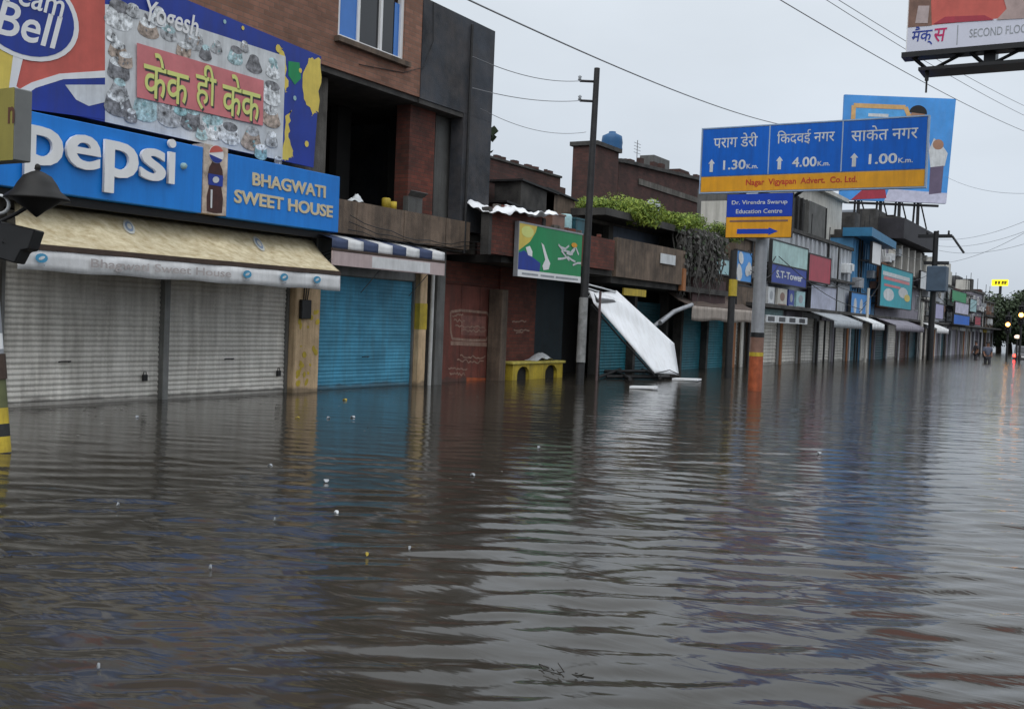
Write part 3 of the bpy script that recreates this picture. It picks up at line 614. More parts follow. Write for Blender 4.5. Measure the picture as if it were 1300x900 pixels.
# ------------------------------------------------------------------ low brick building with the red doors
zlp = onY(650, 209, D+1.75)[1]; xlp = onY(712, 215, D+1.75)[0]
lb = thing('low_brick_building', 'low dark brick building with red brown doors and a set back upper room', 'building', (23, D, FLOOD))
YQ = D-.85
b = MB(); b.box(Xe+.02, 26.55, YQ+.14, D+6, 2.78, 2.95); b.build('overhang_slab', CONCD, lb)
b = MB(); b.box(19.9, 22.35, YQ, YQ+.13, 2.93, onY(620, 262, YQ)[1]); b.box(22.4, 26.4, YQ, YQ+.13, 2.93, 3.75); b.build('parapet', BRICKR, lb)
for x_ in (22.36, 19.92): b = MB(); b.box(x_-.06, x_+.06, YQ-.04, YQ+.17, 2.9, 3.94); b.build('parapet_pier', CONCD, lb)
b = MB(); b.box(Xe+.02, 27.5, D+1.8, D+2.1, 2.95, zlp-.6); b.box(Xe+.02, 27.5, D+1.9, D+7, zlp-.75, zlp-.61); b.build('upper_wall', BRICKD, lb)
b = MB(); b.box(Xe-.2, xlp, D+1.75, D+1.95, zlp-.6, zlp); b.box(xlp, xlp+.35, D+1.75, D+1.95, zlp-.6, zlp-.25); b.build('roof_parapet', BRICKD, lb)
b = MB(); b.box(Xe-.2, xlp+.02, D+1.7, D+2.0, zlp+.002, zlp+.06); b.build('coping', CONCD, lb)
dr = onY(559, 430, D+.3)[0], onY(632, 430, D+.3)[0]
b = MB(); YG = D+.35
b.box(18.95, 19.5, YG, YG+.2, FLOOD, 2.77); b.box(dr[1]+.02, 24.2, YG-.05, YG+.2, FLOOD, 2.77); b.box(19.5, dr[1]+.02, YG, YG+.2, 2.25, 2.77); b.build('shop_wall', BRICKR, lb)
b = MB(); xw = onY(637, 430, D-.05)[0]; b.box(xw-.12, xw+.16, D-.1, YG-.06, FLOOD, 2.2); b.build('wall_pier', BROWNPL, lb, .02)
b = MB(); b.box(24.22, 26.4, YG+.3, YG+.4, FLOOD, 2.77); b.build('dark_shop_front', mat('front_dark_teal', (.02, .035, .045), .7, .3, 2, .5), lb)
for k in range(3):
    xx0 = dr[0]+(dr[1]-dr[0])*k/3; xx1 = dr[0]+(dr[1]-dr[0])*(k+1)/3
    b = MB(); b.box(xx0+.01, xx1-.01, YG-.04, YG+.05, FLOOD, 2.24); d_ = b.build('door_panel', DOORR, lb, .012)
YD = YG-.04; FD = FACE(YD)
b = MB()                                                                # painted outline of a television on the doors
def PXd(pts): return pxs(pts, YD)
for q in stroke(PXd([(572, 396), (585, 394), (618, 397), (622, 404), (621, 424), (617, 432), (596, 432), (574, 430), (572, 420), (572, 396)]), .06): sheet(FD, q, .001+random.random()*.003, b, .001)
b.build('painted_outline', CREAMLINE, lb)
b = MB(); sheet(FD, PXd([(585, 400), (617, 402), (616, 427), (585, 425)]), .0004, b, .0004); b.build('painted_panel', mat('painted_faded_rose', (.24, .10, .08), .7, .4, 5, .7), lb)
b = MB(); sheet(FD, PXd([(572, 433), (618, 435), (618, 440), (572, 438)]), .002, b)
for (xa, xb, y) in ((578, 615, 413), (585, 617, 419), (576, 590, 407), (584, 616, 452), (580, 614, 458), (569, 593, 468), (571, 590, 474), (574, 588, 400)):
    pts = [(xa+(xb-xa)*i/14, y+(xb-xa)*i/14*.05+random.uniform(-2.2, 2.2)) for i in range(15)]
    for q in stroke(PXd(pts), .03): sheet(FD, q, .002+random.random()*.003, b, .001)
b.build('painted_scrawl', CREAMLINE, lb)
b = MB(); sheet(FD, PXd([(592, 479), (622, 480), (622, 486), (592, 486)]), .002, b); b.build('orange_patch', ORPAINT, lb)
b = MB()
for (xa, xb, y) in ((650, 668, 408), (652, 672, 419), (655, 664, 422)):
    pts = [(xa+(xb-xa)*i/8, y+random.uniform(-1, 1)) for i in range(9)]
    for q in stroke(pxs(pts, YG-.05), .035): sheet(FACE(YG-.05), q, .001+random.random()*.003, b, .001)
b.build('wall_scrawl', CREAMLINE, lb)
for k in range(16):
    X = random.choice([random.uniform(20.2, 22.2), random.uniform(22.6, 26.2)]); Z = onY(620, 262, YQ)[1] if X < 22.35 else 3.75
    b = MB(); a_ = random.uniform(-.5, .5); b.obox((X, YQ+.065, Z+.042+.001*k), (.12*cos(a_), .12*sin(a_), 0), (-.055*sin(a_), .055*cos(a_), 0), (0, 0, .04)); b.build('loose_brick', BRICKR if k % 3 else CONC, lb)
for k in range(14):
    X = random.uniform(Xe+.1, xlp); b = MB(); a_ = random.uniform(-.5, .5); b.obox((X, D+1.85, zlp+.105+.001*k), (.12*cos(a_), .12*sin(a_), 0), (-.055*sin(a_), .055*cos(a_), 0), (0, 0, .04)); b.build('loose_brick', BRICKD, lb)
# tarpaulin over the parapet
def tarp(u, v):
    X = 19.75+2.9*u; z = onY(630, 248, YQ)[1]
    return (X, YQ+.5-.75*v, 4.02+.12*u + .05*sin(13*u)*(1-v) - (.0 if v < .7 else (v-.7)*(.75-.5*u)) + .022*sin(31*u+5*v) + .03*sin(17*u-11*v) + .02*sin(47*u+19*v) - .10*sin(pi*v)*(1+sin(9*u+2*v)))
b = MB(); b.grid(tarp, 40, 12); o = b.build('tarpaulin', WHITEB); sm = o.modifiers.new('thickness', 'SOLIDIFY'); sm.thickness = .006
tag(o, 'crumpled white tarpaulin draped over the red brick parapet', 'tarpaulin')
# wire cage and clutter on the end of the brick building
b = MB(); Xc, Zc0 = onY(632, 175, D+.5); 
for i in range(4):
    for j in range(2): b.tube((Xe+.05+i*.12, D+.3+j*.5, Zc0-.1), (Xe+.05+i*.12, D+.3+j*.5, Zc0+1.0), .012, n=5)
for z in (0, .5, 1.0):
    for j in range(2): b.tube((Xe+.05, D+.3+j*.5, Zc0+z), (Xe+.45, D+.3+j*.5, Zc0+z), .012, n=5)
cg_ = thing('wire_cage', 'thin wire cage standing on the ledge at the dark wall end', 'cage', (Xe+.2, D+.5, Zc0-.1)); b.build('cage_bars', GALV, cg_)
b = MB(); b.box(Xe+.02, Xe+.55, D+.2, D+1.2, 4.45, Zc0-.11); b.build('ledge_pier', BRICKD, lb)
b = MB()
for k in range(60):
    c = Vector((Xe+.3+random.gauss(0, .16), D+.1+random.gauss(0, .1), Zc0-.2+random.gauss(0, .15)))
    n = Vector((random.gauss(0, 1), random.gauss(0, 1), random.gauss(0, 1))).normalized(); a = n.orthogonal().normalized()*.09; q = n.cross(a)*.9
    b.add([c-a-q, c+a-q, c+a+q, c-a+q], [(0, 1, 2, 3)])
tag(b.build('hanging_weed', LEAFD), 'dark weed clump growing out of the dark wall end under the cage', 'plant')

# ------------------------------------------------------------------ green poster board
YR = D-1.0
gp = thing('green_poster_board', 'green and blue advertising board hung over the shop entrance beside the dark utility pole', 'sign', (24.3, YR, 2.6))
x0, x1 = onY(658, 320, YR)[0], onY(738, 330, YR)[0]; z0 = (onY(657, 350, YR)[1]+onY(737, 360, YR)[1])/2; z1 = (onY(658, 282, YR)[1]+onY(738, 299, YR)[1])/2
FG = FACE(YR)
b = MB(); b.box(x0, x1, YR, YR+.08, z0, z1); b.build('panel', GREEN, gp)
W_, H_ = x1-x0, z1-z0
G = lambda pts: [(x0+W_*a, z0+H_*c) for a, c in pts]
sheet(FG, G([(0, 0), (1, 0), (1, .13), (0, .13)]), .002).build('white_strip', WHITE, gp)
sheet(FG, G([(0, .13), (.32, .13), (.33, .30), (.2, .40), (.08, .50), (0, .44)]), .002).build('blue_print', NAVY, gp)
sheet(FG, G([(0, .48), (.08, .58), (.16, .68), (.24, .88), (.26, 1), (0, 1)]), .002).build('yellow_glow_print', YEL, gp)
sheet(FG, G(ell(.12, .86, .09, .11, 0, 16)), .006).build('white_glow_print', LIME, gp)
b = MB(); sheet(FG, G([(.10, .56), (.16, .6), (.2, .5), (.2, .4), (.14, .42)]), .006, b); sheet(FG, G([(.33, .70), (.37, .66), (.44, .42), (.48, .32), (.46, .2), (.38, .17), (.36, .25), (.40, .38)]), .006, b); b.build('figure_print', WHITE, gp)
b = MB()
for k in range(9):
    a = random.uniform(.66, .94); c = random.uniform(.35, .72)
    for q in stroke(G([(a-.08, c-random.uniform(-.1, .1)), (a, c+random.uniform(-.08, .08)), (a+.06, c+random.uniform(-.1, .1))]), .05): sheet(FG, q, .005+random.random()*.01, b, .001)
b.build('scribble_logo', OFFW, gp)
sheet(FG, G(ell(.86, .76, .05, .05, 0, 10)), .016).build('orange_dot', ORANGE, gp)
b = MB()
for a, c in ((.06, .3), (.34, .55), (.58, .95)): sheet(FG, G([(a, .045), (c, .045), (c, .08), (a, .08)]), .006, b)
b.build('small_print', PGREY, gp)
b = MB(); b.box(x0-.03, x1+.03, YR-.01, YR+.1, z1+.001, z1+.04); b.box(x0-.03, x0-.001, YR-.01, YR+.1, z0, z1); b.build('board_frame', GALV, gp)
b = MB(); 
for q in (.2, .8): b.tube((x0+W_*q, YR+.06, z1-.1), (x0+W_*q, YQ+.3, z1-.15), .02, n=6)
b.build('bracket', IRON, gp)
for px, mt, lab, nm in ((700, PBROWN, 'small brown crate standing on the ledge behind the green board', 'crate'), (716, PAQUA, 'pale blue drum standing on the ledge behind the green board', 'drum'), (730, TEALD, 'dark teal box on the ledge between green board and pole', 'box')):
    X, Z = onY(px, 290, YQ+.5); b = MB()
    if nm == 'drum': b.lathe((X, YQ+.5, 3.3), [(0, 0), (.2, 0), (.2, .9), (.17, .95), (0, .95)], 14)
    else: b.box(X-.33, X+.33, YQ+.3, YQ+.7, 3.3, 4.15); b.box(X-.36, X+.36, YQ+.28, YQ+.72, 4.152, 4.2)
    tag(b.build('storage_'+nm, mt), lab, nm)
b = MB(); b.box(22.5, 26.3, YQ+.2, YQ+.9, 2.951, 3.298); b.build('ledge_block', CONCD, lb)

# ------------------------------------------------------------------ concrete house with plants on its roof
zr = (onY(760, 271, D-.5)[1]+onY(872, 281, D-.5)[1])/2
ch_ = thing('concrete_house', 'mouldy concrete house with brown parapet and grass growing on its roof', 'building', (31, D, FLOOD))
b = MB(); b.box(26.56, 31.6, YQ, YQ+.12, 2.78, 3.85); b.build('brown_parapet', BROWNPL, ch_)
b = MB(); b.box(31.4, 31.62, YQ-.05, YQ+.1, 2.6, 3.3); b.build('orange_jamb', TERRA, ch_)
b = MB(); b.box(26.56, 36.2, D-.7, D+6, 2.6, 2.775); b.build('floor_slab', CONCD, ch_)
b = MB(); wall_open(b, 26.56, 36.2, 2.775, zr-.2, D+.4, D+.6, [(28.9, 32.6, 3.9, zr-.25), (27.4, 28.6, 3.9, zr-.3)]); b.build('front_wall', CONC, ch_)
b = MB(); b.box(28.9, 32.6, D+.5, D+.55, 3.9, zr-.25); b.build('grey_blue_panel', mat('panel_grey_blue', (.12, .15, .2), .6, .2, 2, .4), ch_)
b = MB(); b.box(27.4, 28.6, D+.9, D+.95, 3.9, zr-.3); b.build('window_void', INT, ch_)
b = MB(); b.box(26.5, 36.6, D-.5, D+7, zr-.2, zr); b.build('roof_slab', CONCD, ch_)
b = MB(); b.box(26.56, 36.2, D+1.2, D+1.3, FLOOD, 2.6); b.build('shop_back_wall', INT, ch_)
for (pa, pb) in ((761, 800), (804, 840), (866, 893), (897, 926)):
    xa, xb = onY(pa, 430, D+.3)[0], onY(pb, 430, D+.3)[0]
    shutter(xa, xb, FLOOD, 2.2, D+.35, TEALD if pa in (804,) else mat('shutter_teal_mid', (.02, .17, .22), .55, .25, 2, .5), ch_, .09)
for px in (757, 802, 843, 862, 895, 928): X = onY(px, 430, D+.2)[0]; b = MB(); b.box(X-.09, X+.09, D+.1, D+.4, FLOOD, 2.6); b.build('shop_pier', CONCD, ch_)
b = MB(); b.box(33.0, 36.2, D-.6, D-.45, 2.3, 3.1); b.build('brown_fascia', mat('fascia_maroon', (.06, .03, .03), .8, .3, 2, .5), ch_)
sx0, sx1 = onY(790, 375, D-.7)[0], onY(818, 378, D-.7)[0]
b = MB(); b.box(sx0, sx1, D-.75, D-.7, 2.3, 2.5); tag(b.build('yellow_name_board', YELP), 'small yellow name board half hidden behind the fallen white sheet', 'sign')
# roof vegetation
def shrub(name, label, c, rx, ry, rz, n, ms, cat='plant', leaf=.12, stems=5):
    t = thing(name, label, cat, (c[0], c[1], c[2]))
    b = MB()
    lobes = [(Vector((random.uniform(-.7, .7)*rx, random.uniform(-.6, .6)*ry, random.uniform(.2, .8)*rz)), random.uniform(.3, .6)) for _ in range(7)]
    for k in range(n):
        lc, lr = random.choice(lobes)
        d = Vector((random.gauss(0, 1), random.gauss(0, 1), random.gauss(0, 1))).normalized()*random.random()**.5
        p = Vector(c)+lc+Vector((d.x*rx*lr, d.y*ry*lr, d.z*rz*lr))
        if p.z < c[2]: p.z = c[2]+random.random()*.1
        nn = (d+Vector((random.gauss(0, .6), random.gauss(0, .6), random.gauss(.3, .6)))).normalized(); a = nn.orthogonal().normalized(); q = nn.cross(a)
        s = leaf*random.uniform(.5, 1.2); r = random.random()*6.28; a, q = a*cos(r)+q*sin(r), q*cos(r)-a*sin(r)
        b.cur = random.randrange(len(ms)); b.add([p-a*s, p+q*s*.3, p+a*s, p-q*s*.3], [(0, 1, 2, 3)])
    b.build('foliage', ms, t)
    b = MB()
    for k in range(stems):
        e_ = Vector(c)+lobes[k % 7][0]; b.path([Vector(c)+Vector((random.uniform(-.2, .2)*rx, 0, 0)), (Vector(c)+e_)/2+Vector((.1, 0, .1)), e_], [.03, .02, .008], 5)
    b.build('stem', BARK, t)
    return t
gz = zr
for (px, rx, rz, lab, ms) in ((775, 2.1, .62, 'low bright green weeds at the left end of the concrete roof', [LEAF, LEAFB]), (806, 2.1, .95, 'tall bright green bush on the concrete roof beside the water drum', [LEAF, LEAFB, LEAFB]),
                              (858, 1.9, .8, 'green bush on the concrete roof right of the water drum', [LEAF, LEAFB]), (892, 2.2, .75, 'yellowish weeds trailing along the right end of the roof', [LEAF, LEAFB, LEAFD])):
    X = onY(px, 280, D+.6)[0]; shrub('roof_shrub', lab, (X, D+.4, gz), rx, .9, rz*.72, 6500, ms, leaf=.06)
for px, rx, lab in ((812, 1.5, 'loose green grass clump spilling over the concrete roof edge below the tall bush'), (872, 1.5, 'loose green grass clump spilling over the roof edge beside the dead creeper')):
    X = onY(px, 280, D-.6)[0]; shrub('roof_grass_clump', lab, (X, D-.5, gz-.28), rx, .35, .62, 2600, [LEAF, LEAFB, LEAFB], leaf=.085)
X = onY(905, 300, D+.2)[0]
shrub('hanging_shrub', 'dark shaggy bush hanging from the house corner beside the small road sign', (X-.4, D+.3, 3.7), 1.3, .7, 1.0, 2200, [LEAFD, LEAFD, ROOT], leaf=.1)
b = MB(); X, Z = onY(829, 262, D-.1); b.lathe((X, D-.1, gz), [(0, 0), (.22, 0), (.24, .3), (.22, .6), (.12, .68), (0, .69)], 16); tag(b.build('water_drum', PGREY), 'small grey drum standing between the bushes on the roof', 'drum')
# dead vines hanging over the corner
dv = thing('dead_vine', 'grey curtain of dead creeper hanging down the corner of the concrete house', 'plant', (33.5, D-.5, 2.9)); b = MB()
for k in range(170):
    X = random.uniform(31.6, 35.2); y = D-.62+random.gauss(0, .12); z1_ = random.uniform(zr-.4, zr+.05); ln = random.uniform(.7, 2.1)
    pts = [(X+.06*sin(i*1.3+k)+.04*i*random.uniform(-.5, .5), y+.05*sin(i*2.1+k), z1_-ln*i/6) for i in range(7)]
    b.path(pts, [.03, .035, .03, .028, .024, .018, .006], 5)
for k in range(500):
    p = Vector((random.uniform(31.5, 35.2), D-.64+random.gauss(0, .14), random.uniform(3.1, zr))); n = Vector((random.gauss(0, .5), -1, random.gauss(0, .5))).normalized(); a = n.orthogonal().normalized(); q = n.cross(a); s = random.uniform(.04, .1)
    b.add([p-a*s, p+q*s, p+a*s, p-q*s], [(0, 1, 2, 3)])
b.build('stem', ROOT, dv); b = MB()
for k in range(500):
    p = Vector((random.uniform(31.4, 35.6), D-.7+random.gauss(0, .16), zr-.1-abs(random.gauss(0, .55)))); n = Vector((random.gauss(0, .5), -1, random.gauss(.3, .5))).normalized(); a = n.orthogonal().normalized(); q = n.cross(a); s_ = random.uniform(.04, .09)
    b.cur = random.randrange(2); b.add([p-a*s_, p+q*s_, p+a*s_, p-q*s_], [(0, 1, 2, 3)])
b.build('foliage', [LEAFD, ROOT], dv)
b = MB(); x0, z0 = onY(839, 334, D-.9); x1, z1 = onY(858, 325, D-.9)
b.prism([(x0, D-.9, z0), (x1, D-.9, z0), (x1, D-.9, z1), (x0, D-.9, z1)], (0, .03, 0)); tag(b.build('white_plate', OFFW), 'small white board hanging below the dead creeper', 'board')
# brick stair tower with tank behind
YT = D+5
bt = thing('brick_tower', 'dark brick stair tower rising behind the utility pole', 'building', (33, YT, FLOOD))
x0, x1 = onY(756, 210, YT)[0], onY(785, 210, YT)[0]; zt3 = (onY(730, 186, YT)[1]+onY(783, 183, YT)[1])/2
b = MB(); b.box(x0, x1, YT, YT+1.0, FLOOD, zt3); b.build('wall', BRICKD, bt)
b = MB(); b.box(x0-.1, x1+.1, YT-.1, YT+1.1, zt3+.002, zt3+.16); b.build('roof', CONCD, bt)
X, Z = onY(777, 180, YT+.55); b = MB(); b.lathe((X, YT+.55, zt3+.162), [(0, 0), (.42, 0), (.44, .1), (.42, .2), (.44, .35), (.42, .5), (.40, .62), (.15, .74), (.14, .8), (0, .8)], 18)
tag(b.build('water_tank', TANKB), 'round blue water tank on the brick stair tower roof', 'tank')
X, Z = onY(795, 190, YT); b = MB(); b.box(x1+.1, x1+.9, YT+.2, YT+1.2, zt3-.25, zt3-.18); b.build('canopy', CONCD, bt)
# long brick building behind
YL = D+6
ll = thing('rear_brick_building', 'long dark brick building with a sloping roof edge behind the roof plants', 'building', (42, YL, FLOOD))
x0, x1 = onY(785, 230, YL)[0], onY(925, 230, YL)[0]; za, zb_ = onY(785, 206, YL)[1], onY(890, 222, YL)[1]
b = MB(); b.prism([(x0, YL, FLOOD), (x1+3, YL, FLOOD), (x1+3, YL, zb_), (x0, YL, za)], (0, .9, 0)); b.build('wall', BRICKD, ll)
b = MB(); b.prism([(x0-.1, YL-.15, za+.005), (x1+3, YL-.15, zb_+.005), (x1+3, YL-.15, zb_+.15), (x0-.1, YL-.15, za+.15)], (0, 1.1, 0)); b.build('roof', CONCD, ll)
b = MB(); b.box(x0+2, x1+2.8, YL-.06, YL-.004, onY(850, 240, YL)[1]-.25, onY(850, 240, YL)[1]); b.build('string_course', CONC, ll)
xa, xb = onY(835, 210, YL)[0], onY(855, 210, YL)[0]; b = MB(); b.box(xa, xb, YL+.2, YL+.9, za-.2, onY(845, 203, YL)[1]+.1); b.build('roof_cabin', GREYPL, ll)
for pa, pb, top, mt in ((793, 806, 203, BRICKD), (812, 826, 211, CONC), (862, 874, 216, BRICKD)):
    b = MB(); xa, xb = onY(pa, 215, YL+.3)[0], onY(pb, 215, YL+.3)[0]; b.box(xa, xb, YL+.25, YL+.8, za-1.2, onY((pa+pb)/2, top, YL+.25)[1]); b.build('roof_block', mt, ll)
for k in range(9): X = x0+1+k*1.1+random.uniform(-.3, .3); b = MB(); b.box(X, X+random.uniform(.2, .5), YL-.1, YL+.1, za+(zb_-za)*(X-x0)/(x1+3-x0)+.152, za+(zb_-za)*(X-x0)/(x1+3-x0)+random.uniform(.22, .42)); b.build('loose_brick', BRICKD, ll)
an = thing('roof_antenna', 'thin television antenna on the rear brick roof', 'antenna', (x0+1.2, YL+.4, za)); b = MB(); X = onY(809, 190, YL+.4)[0]; zz = onY(809, 178, YL+.4)[1]
b.tube((X, YL+.4, za-.3), (X, YL+.4, zz), .02, n=6); 
for k in range(4): b.tube((X-.35, YL+.4, zz-.15-.14*k), (X+.35, YL+.4, zz-.15-.14*k), .012, n=5)
b.build('mast', GALV, an)

for k, (px, top, wd, mt, lab) in enumerate(((683, 236, .9, CONCD, 'black stained lean-to block on the low roof behind the green board'), (712, 246, .8, BROWNPL, 'brownish lean-to block on the low roof left of the utility pole'), (660, 262, .7, BRICKD, 'small dark brick block on the low roof behind the white tarpaulin'))):
    X = onY(px, 250, D+.6)[0]; Z = onY(px, top, D+.6)[1]; t = thing('roof_shed', lab, 'shed', (X, D+.9, 2.95)); b = MB(); b.prism([(X-wd, D+.6, 2.951), (X+wd, D+.6, 2.951), (X+wd, D+.6, Z-.12), (X-wd, D+.6, Z)], (0, .8, 0)); b.build('wall', mt, t); b = MB(); b.prism([(X-wd-.1, D+.5, Z+.01), (X+wd+.1, D+.5, Z-.12), (X+wd+.1, D+.5, Z-.07), (X-wd-.1, D+.5, Z+.06)], (0, 1.0, 0)); b.build('roof_sheet', IRON, t)
# ------------------------------------------------------------------ third awning (brown)
a3 = thing('brown_awning', 'sagging brown cloth awning on a bent frame beside the fallen white sheet', 'awning', (37, D, 1.8))
Y3 = D-1.2; x0, x1 = onY(878, 390, Y3)[0], onY(962, 400, Y3)[0]; zf = (onY(880, 387, Y3)[1]+onY(955, 394, Y3)[1])/2
b = MB(); b.grid(lambda u, v: (x0+(x1-x0)*u+.5*v, Y3+1.15*v, zf+.5*v-.08*sin(pi*v)-.05*sin(pi*u*3)**2*sin(pi*v)), 24, 8); o = b.build('canvas', mat('canvas_brown', (.10, .07, .055), .85, .3, 3, .5), a3); sm = o.modifiers.new('thickness', 'SOLIDIFY'); sm.thickness = .01
b = MB(); b.grid(lambda u, v: (x0+(x1-x0)*u, Y3-.02+.02*sin(u*30), zf-.02-v*.45-.03*sin(u*14)*v), 40, 4); o = b.build('valance', mat('canvas_beige', (.34, .29, .25), .8, .2, 4, .5), a3); sm = o.modifiers.new('thickness', 'SOLIDIFY'); sm.thickness = .008
b = MB(); p0 = Vector((x0, Y3, zf)); xx, zz = onY(838, 410, Y3); b.path([(xx, Y3, zz), (xx+1, Y3, (zz+zf)/2+.05), p0], .07, 8); b.path([(xx+.1, Y3+.3, zz-.15), (xx+1.2, Y3+.3, (zz+zf)/2-.1), p0+Vector((0, .3, -.1))], .06, 8); b.build('frame_arm', GALV, a3)

# ------------------------------------------------------------------ fallen white sheet, bent at the bottom
fs = thing('fallen_sheet', 'large white metal sheet hanging down slantwise into the flood water', 'hoarding sheet', (30.5, D-1.5, 0))
def S(px, py, Y): X, Z = onY(px, py, Y); return Vector((X, Y, Z))
A, B_, C_, D_, E_, F_ = S(745, 363, D-.95), S(783, 369, D-1.0), S(856, 436, D-1.75), S(862, 476, D-2.1), S(832, 474, D-2.1), S(752, 386, D-1.1)
nrm = Vector((.25, -.7, .5)).normalized()
b = MB(); top = [A, B_, C_, F_]
def sh(u, v):
    l = A.lerp(F_, .0) if False else None
    up_ = [A, B_, C_, D_]; 
    e1 = [A, F_, E_]
    def pl(P, t):
        n = len(P)-1; i = min(int(t*n), n-1); return P[i].lerp(P[i+1], t*n-i)
    a = pl([B_, C_, D_], v); c = pl([A, F_.lerp(E_, .0), E_], v) if v > .12 else A.lerp(F_, v/.12*.5) if False else pl([A.lerp(F_, .5), E_], v)
    return a.lerp(c, u) + nrm*(.03*sin(7*v+2*u)*sin(pi*u) + .05*sin(pi*v)*u)
b.grid(sh, 10, 30); o = b.build('sheet', WHITEB, fs); sm = o.modifiers.new('thickness', 'SOLIDIFY'); sm.thickness = .02
b = MB()
for k in range(4): b.path([A+Vector((-.05, .02, -.1*k+.05)), A.lerp(B_, .4)+Vector((0, -.06, -.12*k)), A.lerp(B_, .85)+Vector((.1, -.06, -.18*k-.05))], .022, 6)
b.build('crumpled_edge', OFFW, fs)
b = MB(); b.path([F_+Vector((0, .03, -.02)), F_.lerp(E_, .5)+Vector((0, .04, -.05)), E_+Vector((0, .03, -.05))], .025, 6); b.path([E_, E_.lerp(D_, .5)+Vector((0, -.05, .12)), D_+Vector((0, 0, .02))], .012, 5); b.build('edge_rod', IRON, fs)
bf = thing('broken_frame', 'dark broken iron frame lying at the water under the white sheet', 'frame', (28.5, D-1.6, 0)); b = MB()
for (a_, c_) in (((762, 472), (858, 474)), ((770, 479), (850, 481)), ((778, 470), (800, 484)), ((815, 470), (838, 482)), ((760, 480), (790, 470))):
    p, q = Vector((*onZ(*a_, .04), .06)), Vector((*onZ(*c_, .04), .10)); b.tube(p, q, .05, n=6)
b.build('frame_bar', IRON, bf)
for i, (pa, pb, dy) in enumerate((((801, 490), (834, 492), .14), ((856, 480), (888, 482), .2))):
    b = MB(); p, q = Vector((*onZ(*pa, .05), .03)), Vector((*onZ(*pb, .05), .05)); r = (q-p).normalized(); n = Vector((0, 0, 1)); sd_ = n.cross(r)
    b.obox((p+q)/2, (q-p)/2, sd_*dy, n*.025)
    tag(b.build('floating_plank', WHITEB), ('white plank floating in front of the broken iron frame', 'white plank floating beside the foot of the fallen sheet')[i], 'plank')
# twin dark pole beside the sheet
b = MB(); xq, yq = onZ(757, 483); b.tube((xq, yq, FLOOD), (xq+.02, yq, 2.3), .035, n=8); tag(b.build('thin_post', mat('post_reddish', (.12, .08, .08), .6, .2)), 'thin reddish post standing left of the teal shutter behind the utility pole', 'post')

# ------------------------------------------------------------------ yellow arched stall base
xs0, ys0 = onZ(652, 488); 
ys_ = D-.12; x0, x1 = onY(651, 470, ys_)[0], onY(714, 472, ys_)[0]; zt4 = (onY(655, 455, ys_)[1]+onY(705, 457, ys_)[1])/2
zt4 -= .12
ya = thing('yellow_stall', 'yellow painted stall base with two arched openings in front of the red wall', 'stall', ((x0+x1)/2, ys_, FLOOD))
def archhole(cx_, hw, zs, n=10): return [(cx_+hw*cos(pi*k/n), zs+hw*.7*sin(pi*k/n)) for k in range(n+1)]
Wd = x1-x0; holes = [(x0+Wd*.20, Wd*.115), (x0+Wd*.76, Wd*.125)]
b = MB(); zs = zt4-.26
xsq = [x0, holes[0][0]-holes[0][1], holes[0][0]+holes[0][1], holes[1][0]-holes[1][1], holes[1][0]+holes[1][1], x1]
for k in (0, 2, 4): b.box(xsq[k], xsq[k+1], ys_, ys_+.28, FLOOD, zt4)
for cx_, hw in holes:
    ar = archhole(cx_, hw, zs)
    for (a0_, c0_), (a1_, c1_) in zip(ar, ar[1:]):
        b.prism([(a0_, ys_, c0_), (a0_, ys_, zt4), (a1_, ys_, zt4), (a1_, ys_, c1_)], (0, .08, 0))
b.build('arched_front', YELP, ya)
b = MB(); b.box(x0-.08, x1+.08, ys_-.05, ys_+.33, zt4+.002, zt4+.07); b.build('counter_top', mat('paint_yellow_pale', (.55, .46, .10), .6, .25, 4, .5), ya, .015)
for cx_, hw in holes: b = MB(); b.box(cx_-hw+.002, cx_+hw-.002, ys_+.10, ys_+.13, FLOOD, zt4-.01); b.build('inner_panel', INT, ya)
b = MB(); X, Z = onY(683, 452, ys_+.2); b.grid(lambda u, v: (X-.4+.9*u, ys_-.02+.4*v, zt4+.075+.16*sin(pi*u)*(.5+.5*sin(pi*v))*(1+.5*sin(9*u+3*v))), 12, 6); tag(b.build('folded_cloth', OFFW), 'crumpled pale cloth lying on the yellow stall base', 'cloth')

# ------------------------------------------------------------------ utility pole with two cross arms
xq, yq = onZ(735, 488); dp = (Vector((xq, yq, 0))-Vector((0, 0, EYE))).dot(Fv)
up_ = thing('utility_pole', 'tall dark utility pole with small cross arms rising beside the green board', 'utility pole', (xq, yq, FLOOD))
tp_ = at(758, 87, dp); bs = Vector((xq, yq, FLOOD))
b = MB(); b.tube(bs, tp_, .11, .07, 12); b.build('shaft', IRON, up_)
b = MB(); m0 = at(737, 460, dp); m1 = at(741, 378, dp); b.tube(m0-Fv*.02, m1-Fv*.02, .114, .108, 12); b.build('highlight_sleeve', mat('pole_highlight_grey', (.24, .24, .235), .7, .45, 6, .8), up_)  # faint grey highlight on the shaft, put in as a paler coloured sleeve
for py in (104, 129):
    b = MB(); a_ = at(757 if py == 104 else 755, py, dp); c_ = at(736, py+(-1), dp); b.tube(a_, c_, .03, n=6); arm = b.build('cross_arm', IRON, up_)
    b = MB(); b.lathe(c_+Vector((0, 0, .0)), [(0, .0), (.05, .02), (.03, .06), (.05, .10), (0, .14)], 8); b.build('insulator', PGREY, arm)
# post with yellow band in front of the far shops
xq2, yq2 = onZ(924, 480); d2 = (Vector((xq2, yq2, 0))-Vector((0, 0, EYE))).dot(Fv); b = MB()
yp = thing('banded_post', 'dark slim post with a yellow band left of the road sign pole', 'post', (xq2, yq2, FLOOD))
t2 = at(932, 318, d2); b.tube((xq2, yq2, FLOOD), t2, .11, .10, 10); b.build('shaft', IRON, yp)
b = MB(); b.tube(at(930, 376, d2), at(931, 355, d2), .125, n=10); b.build('yellow_band', YELP, yp)

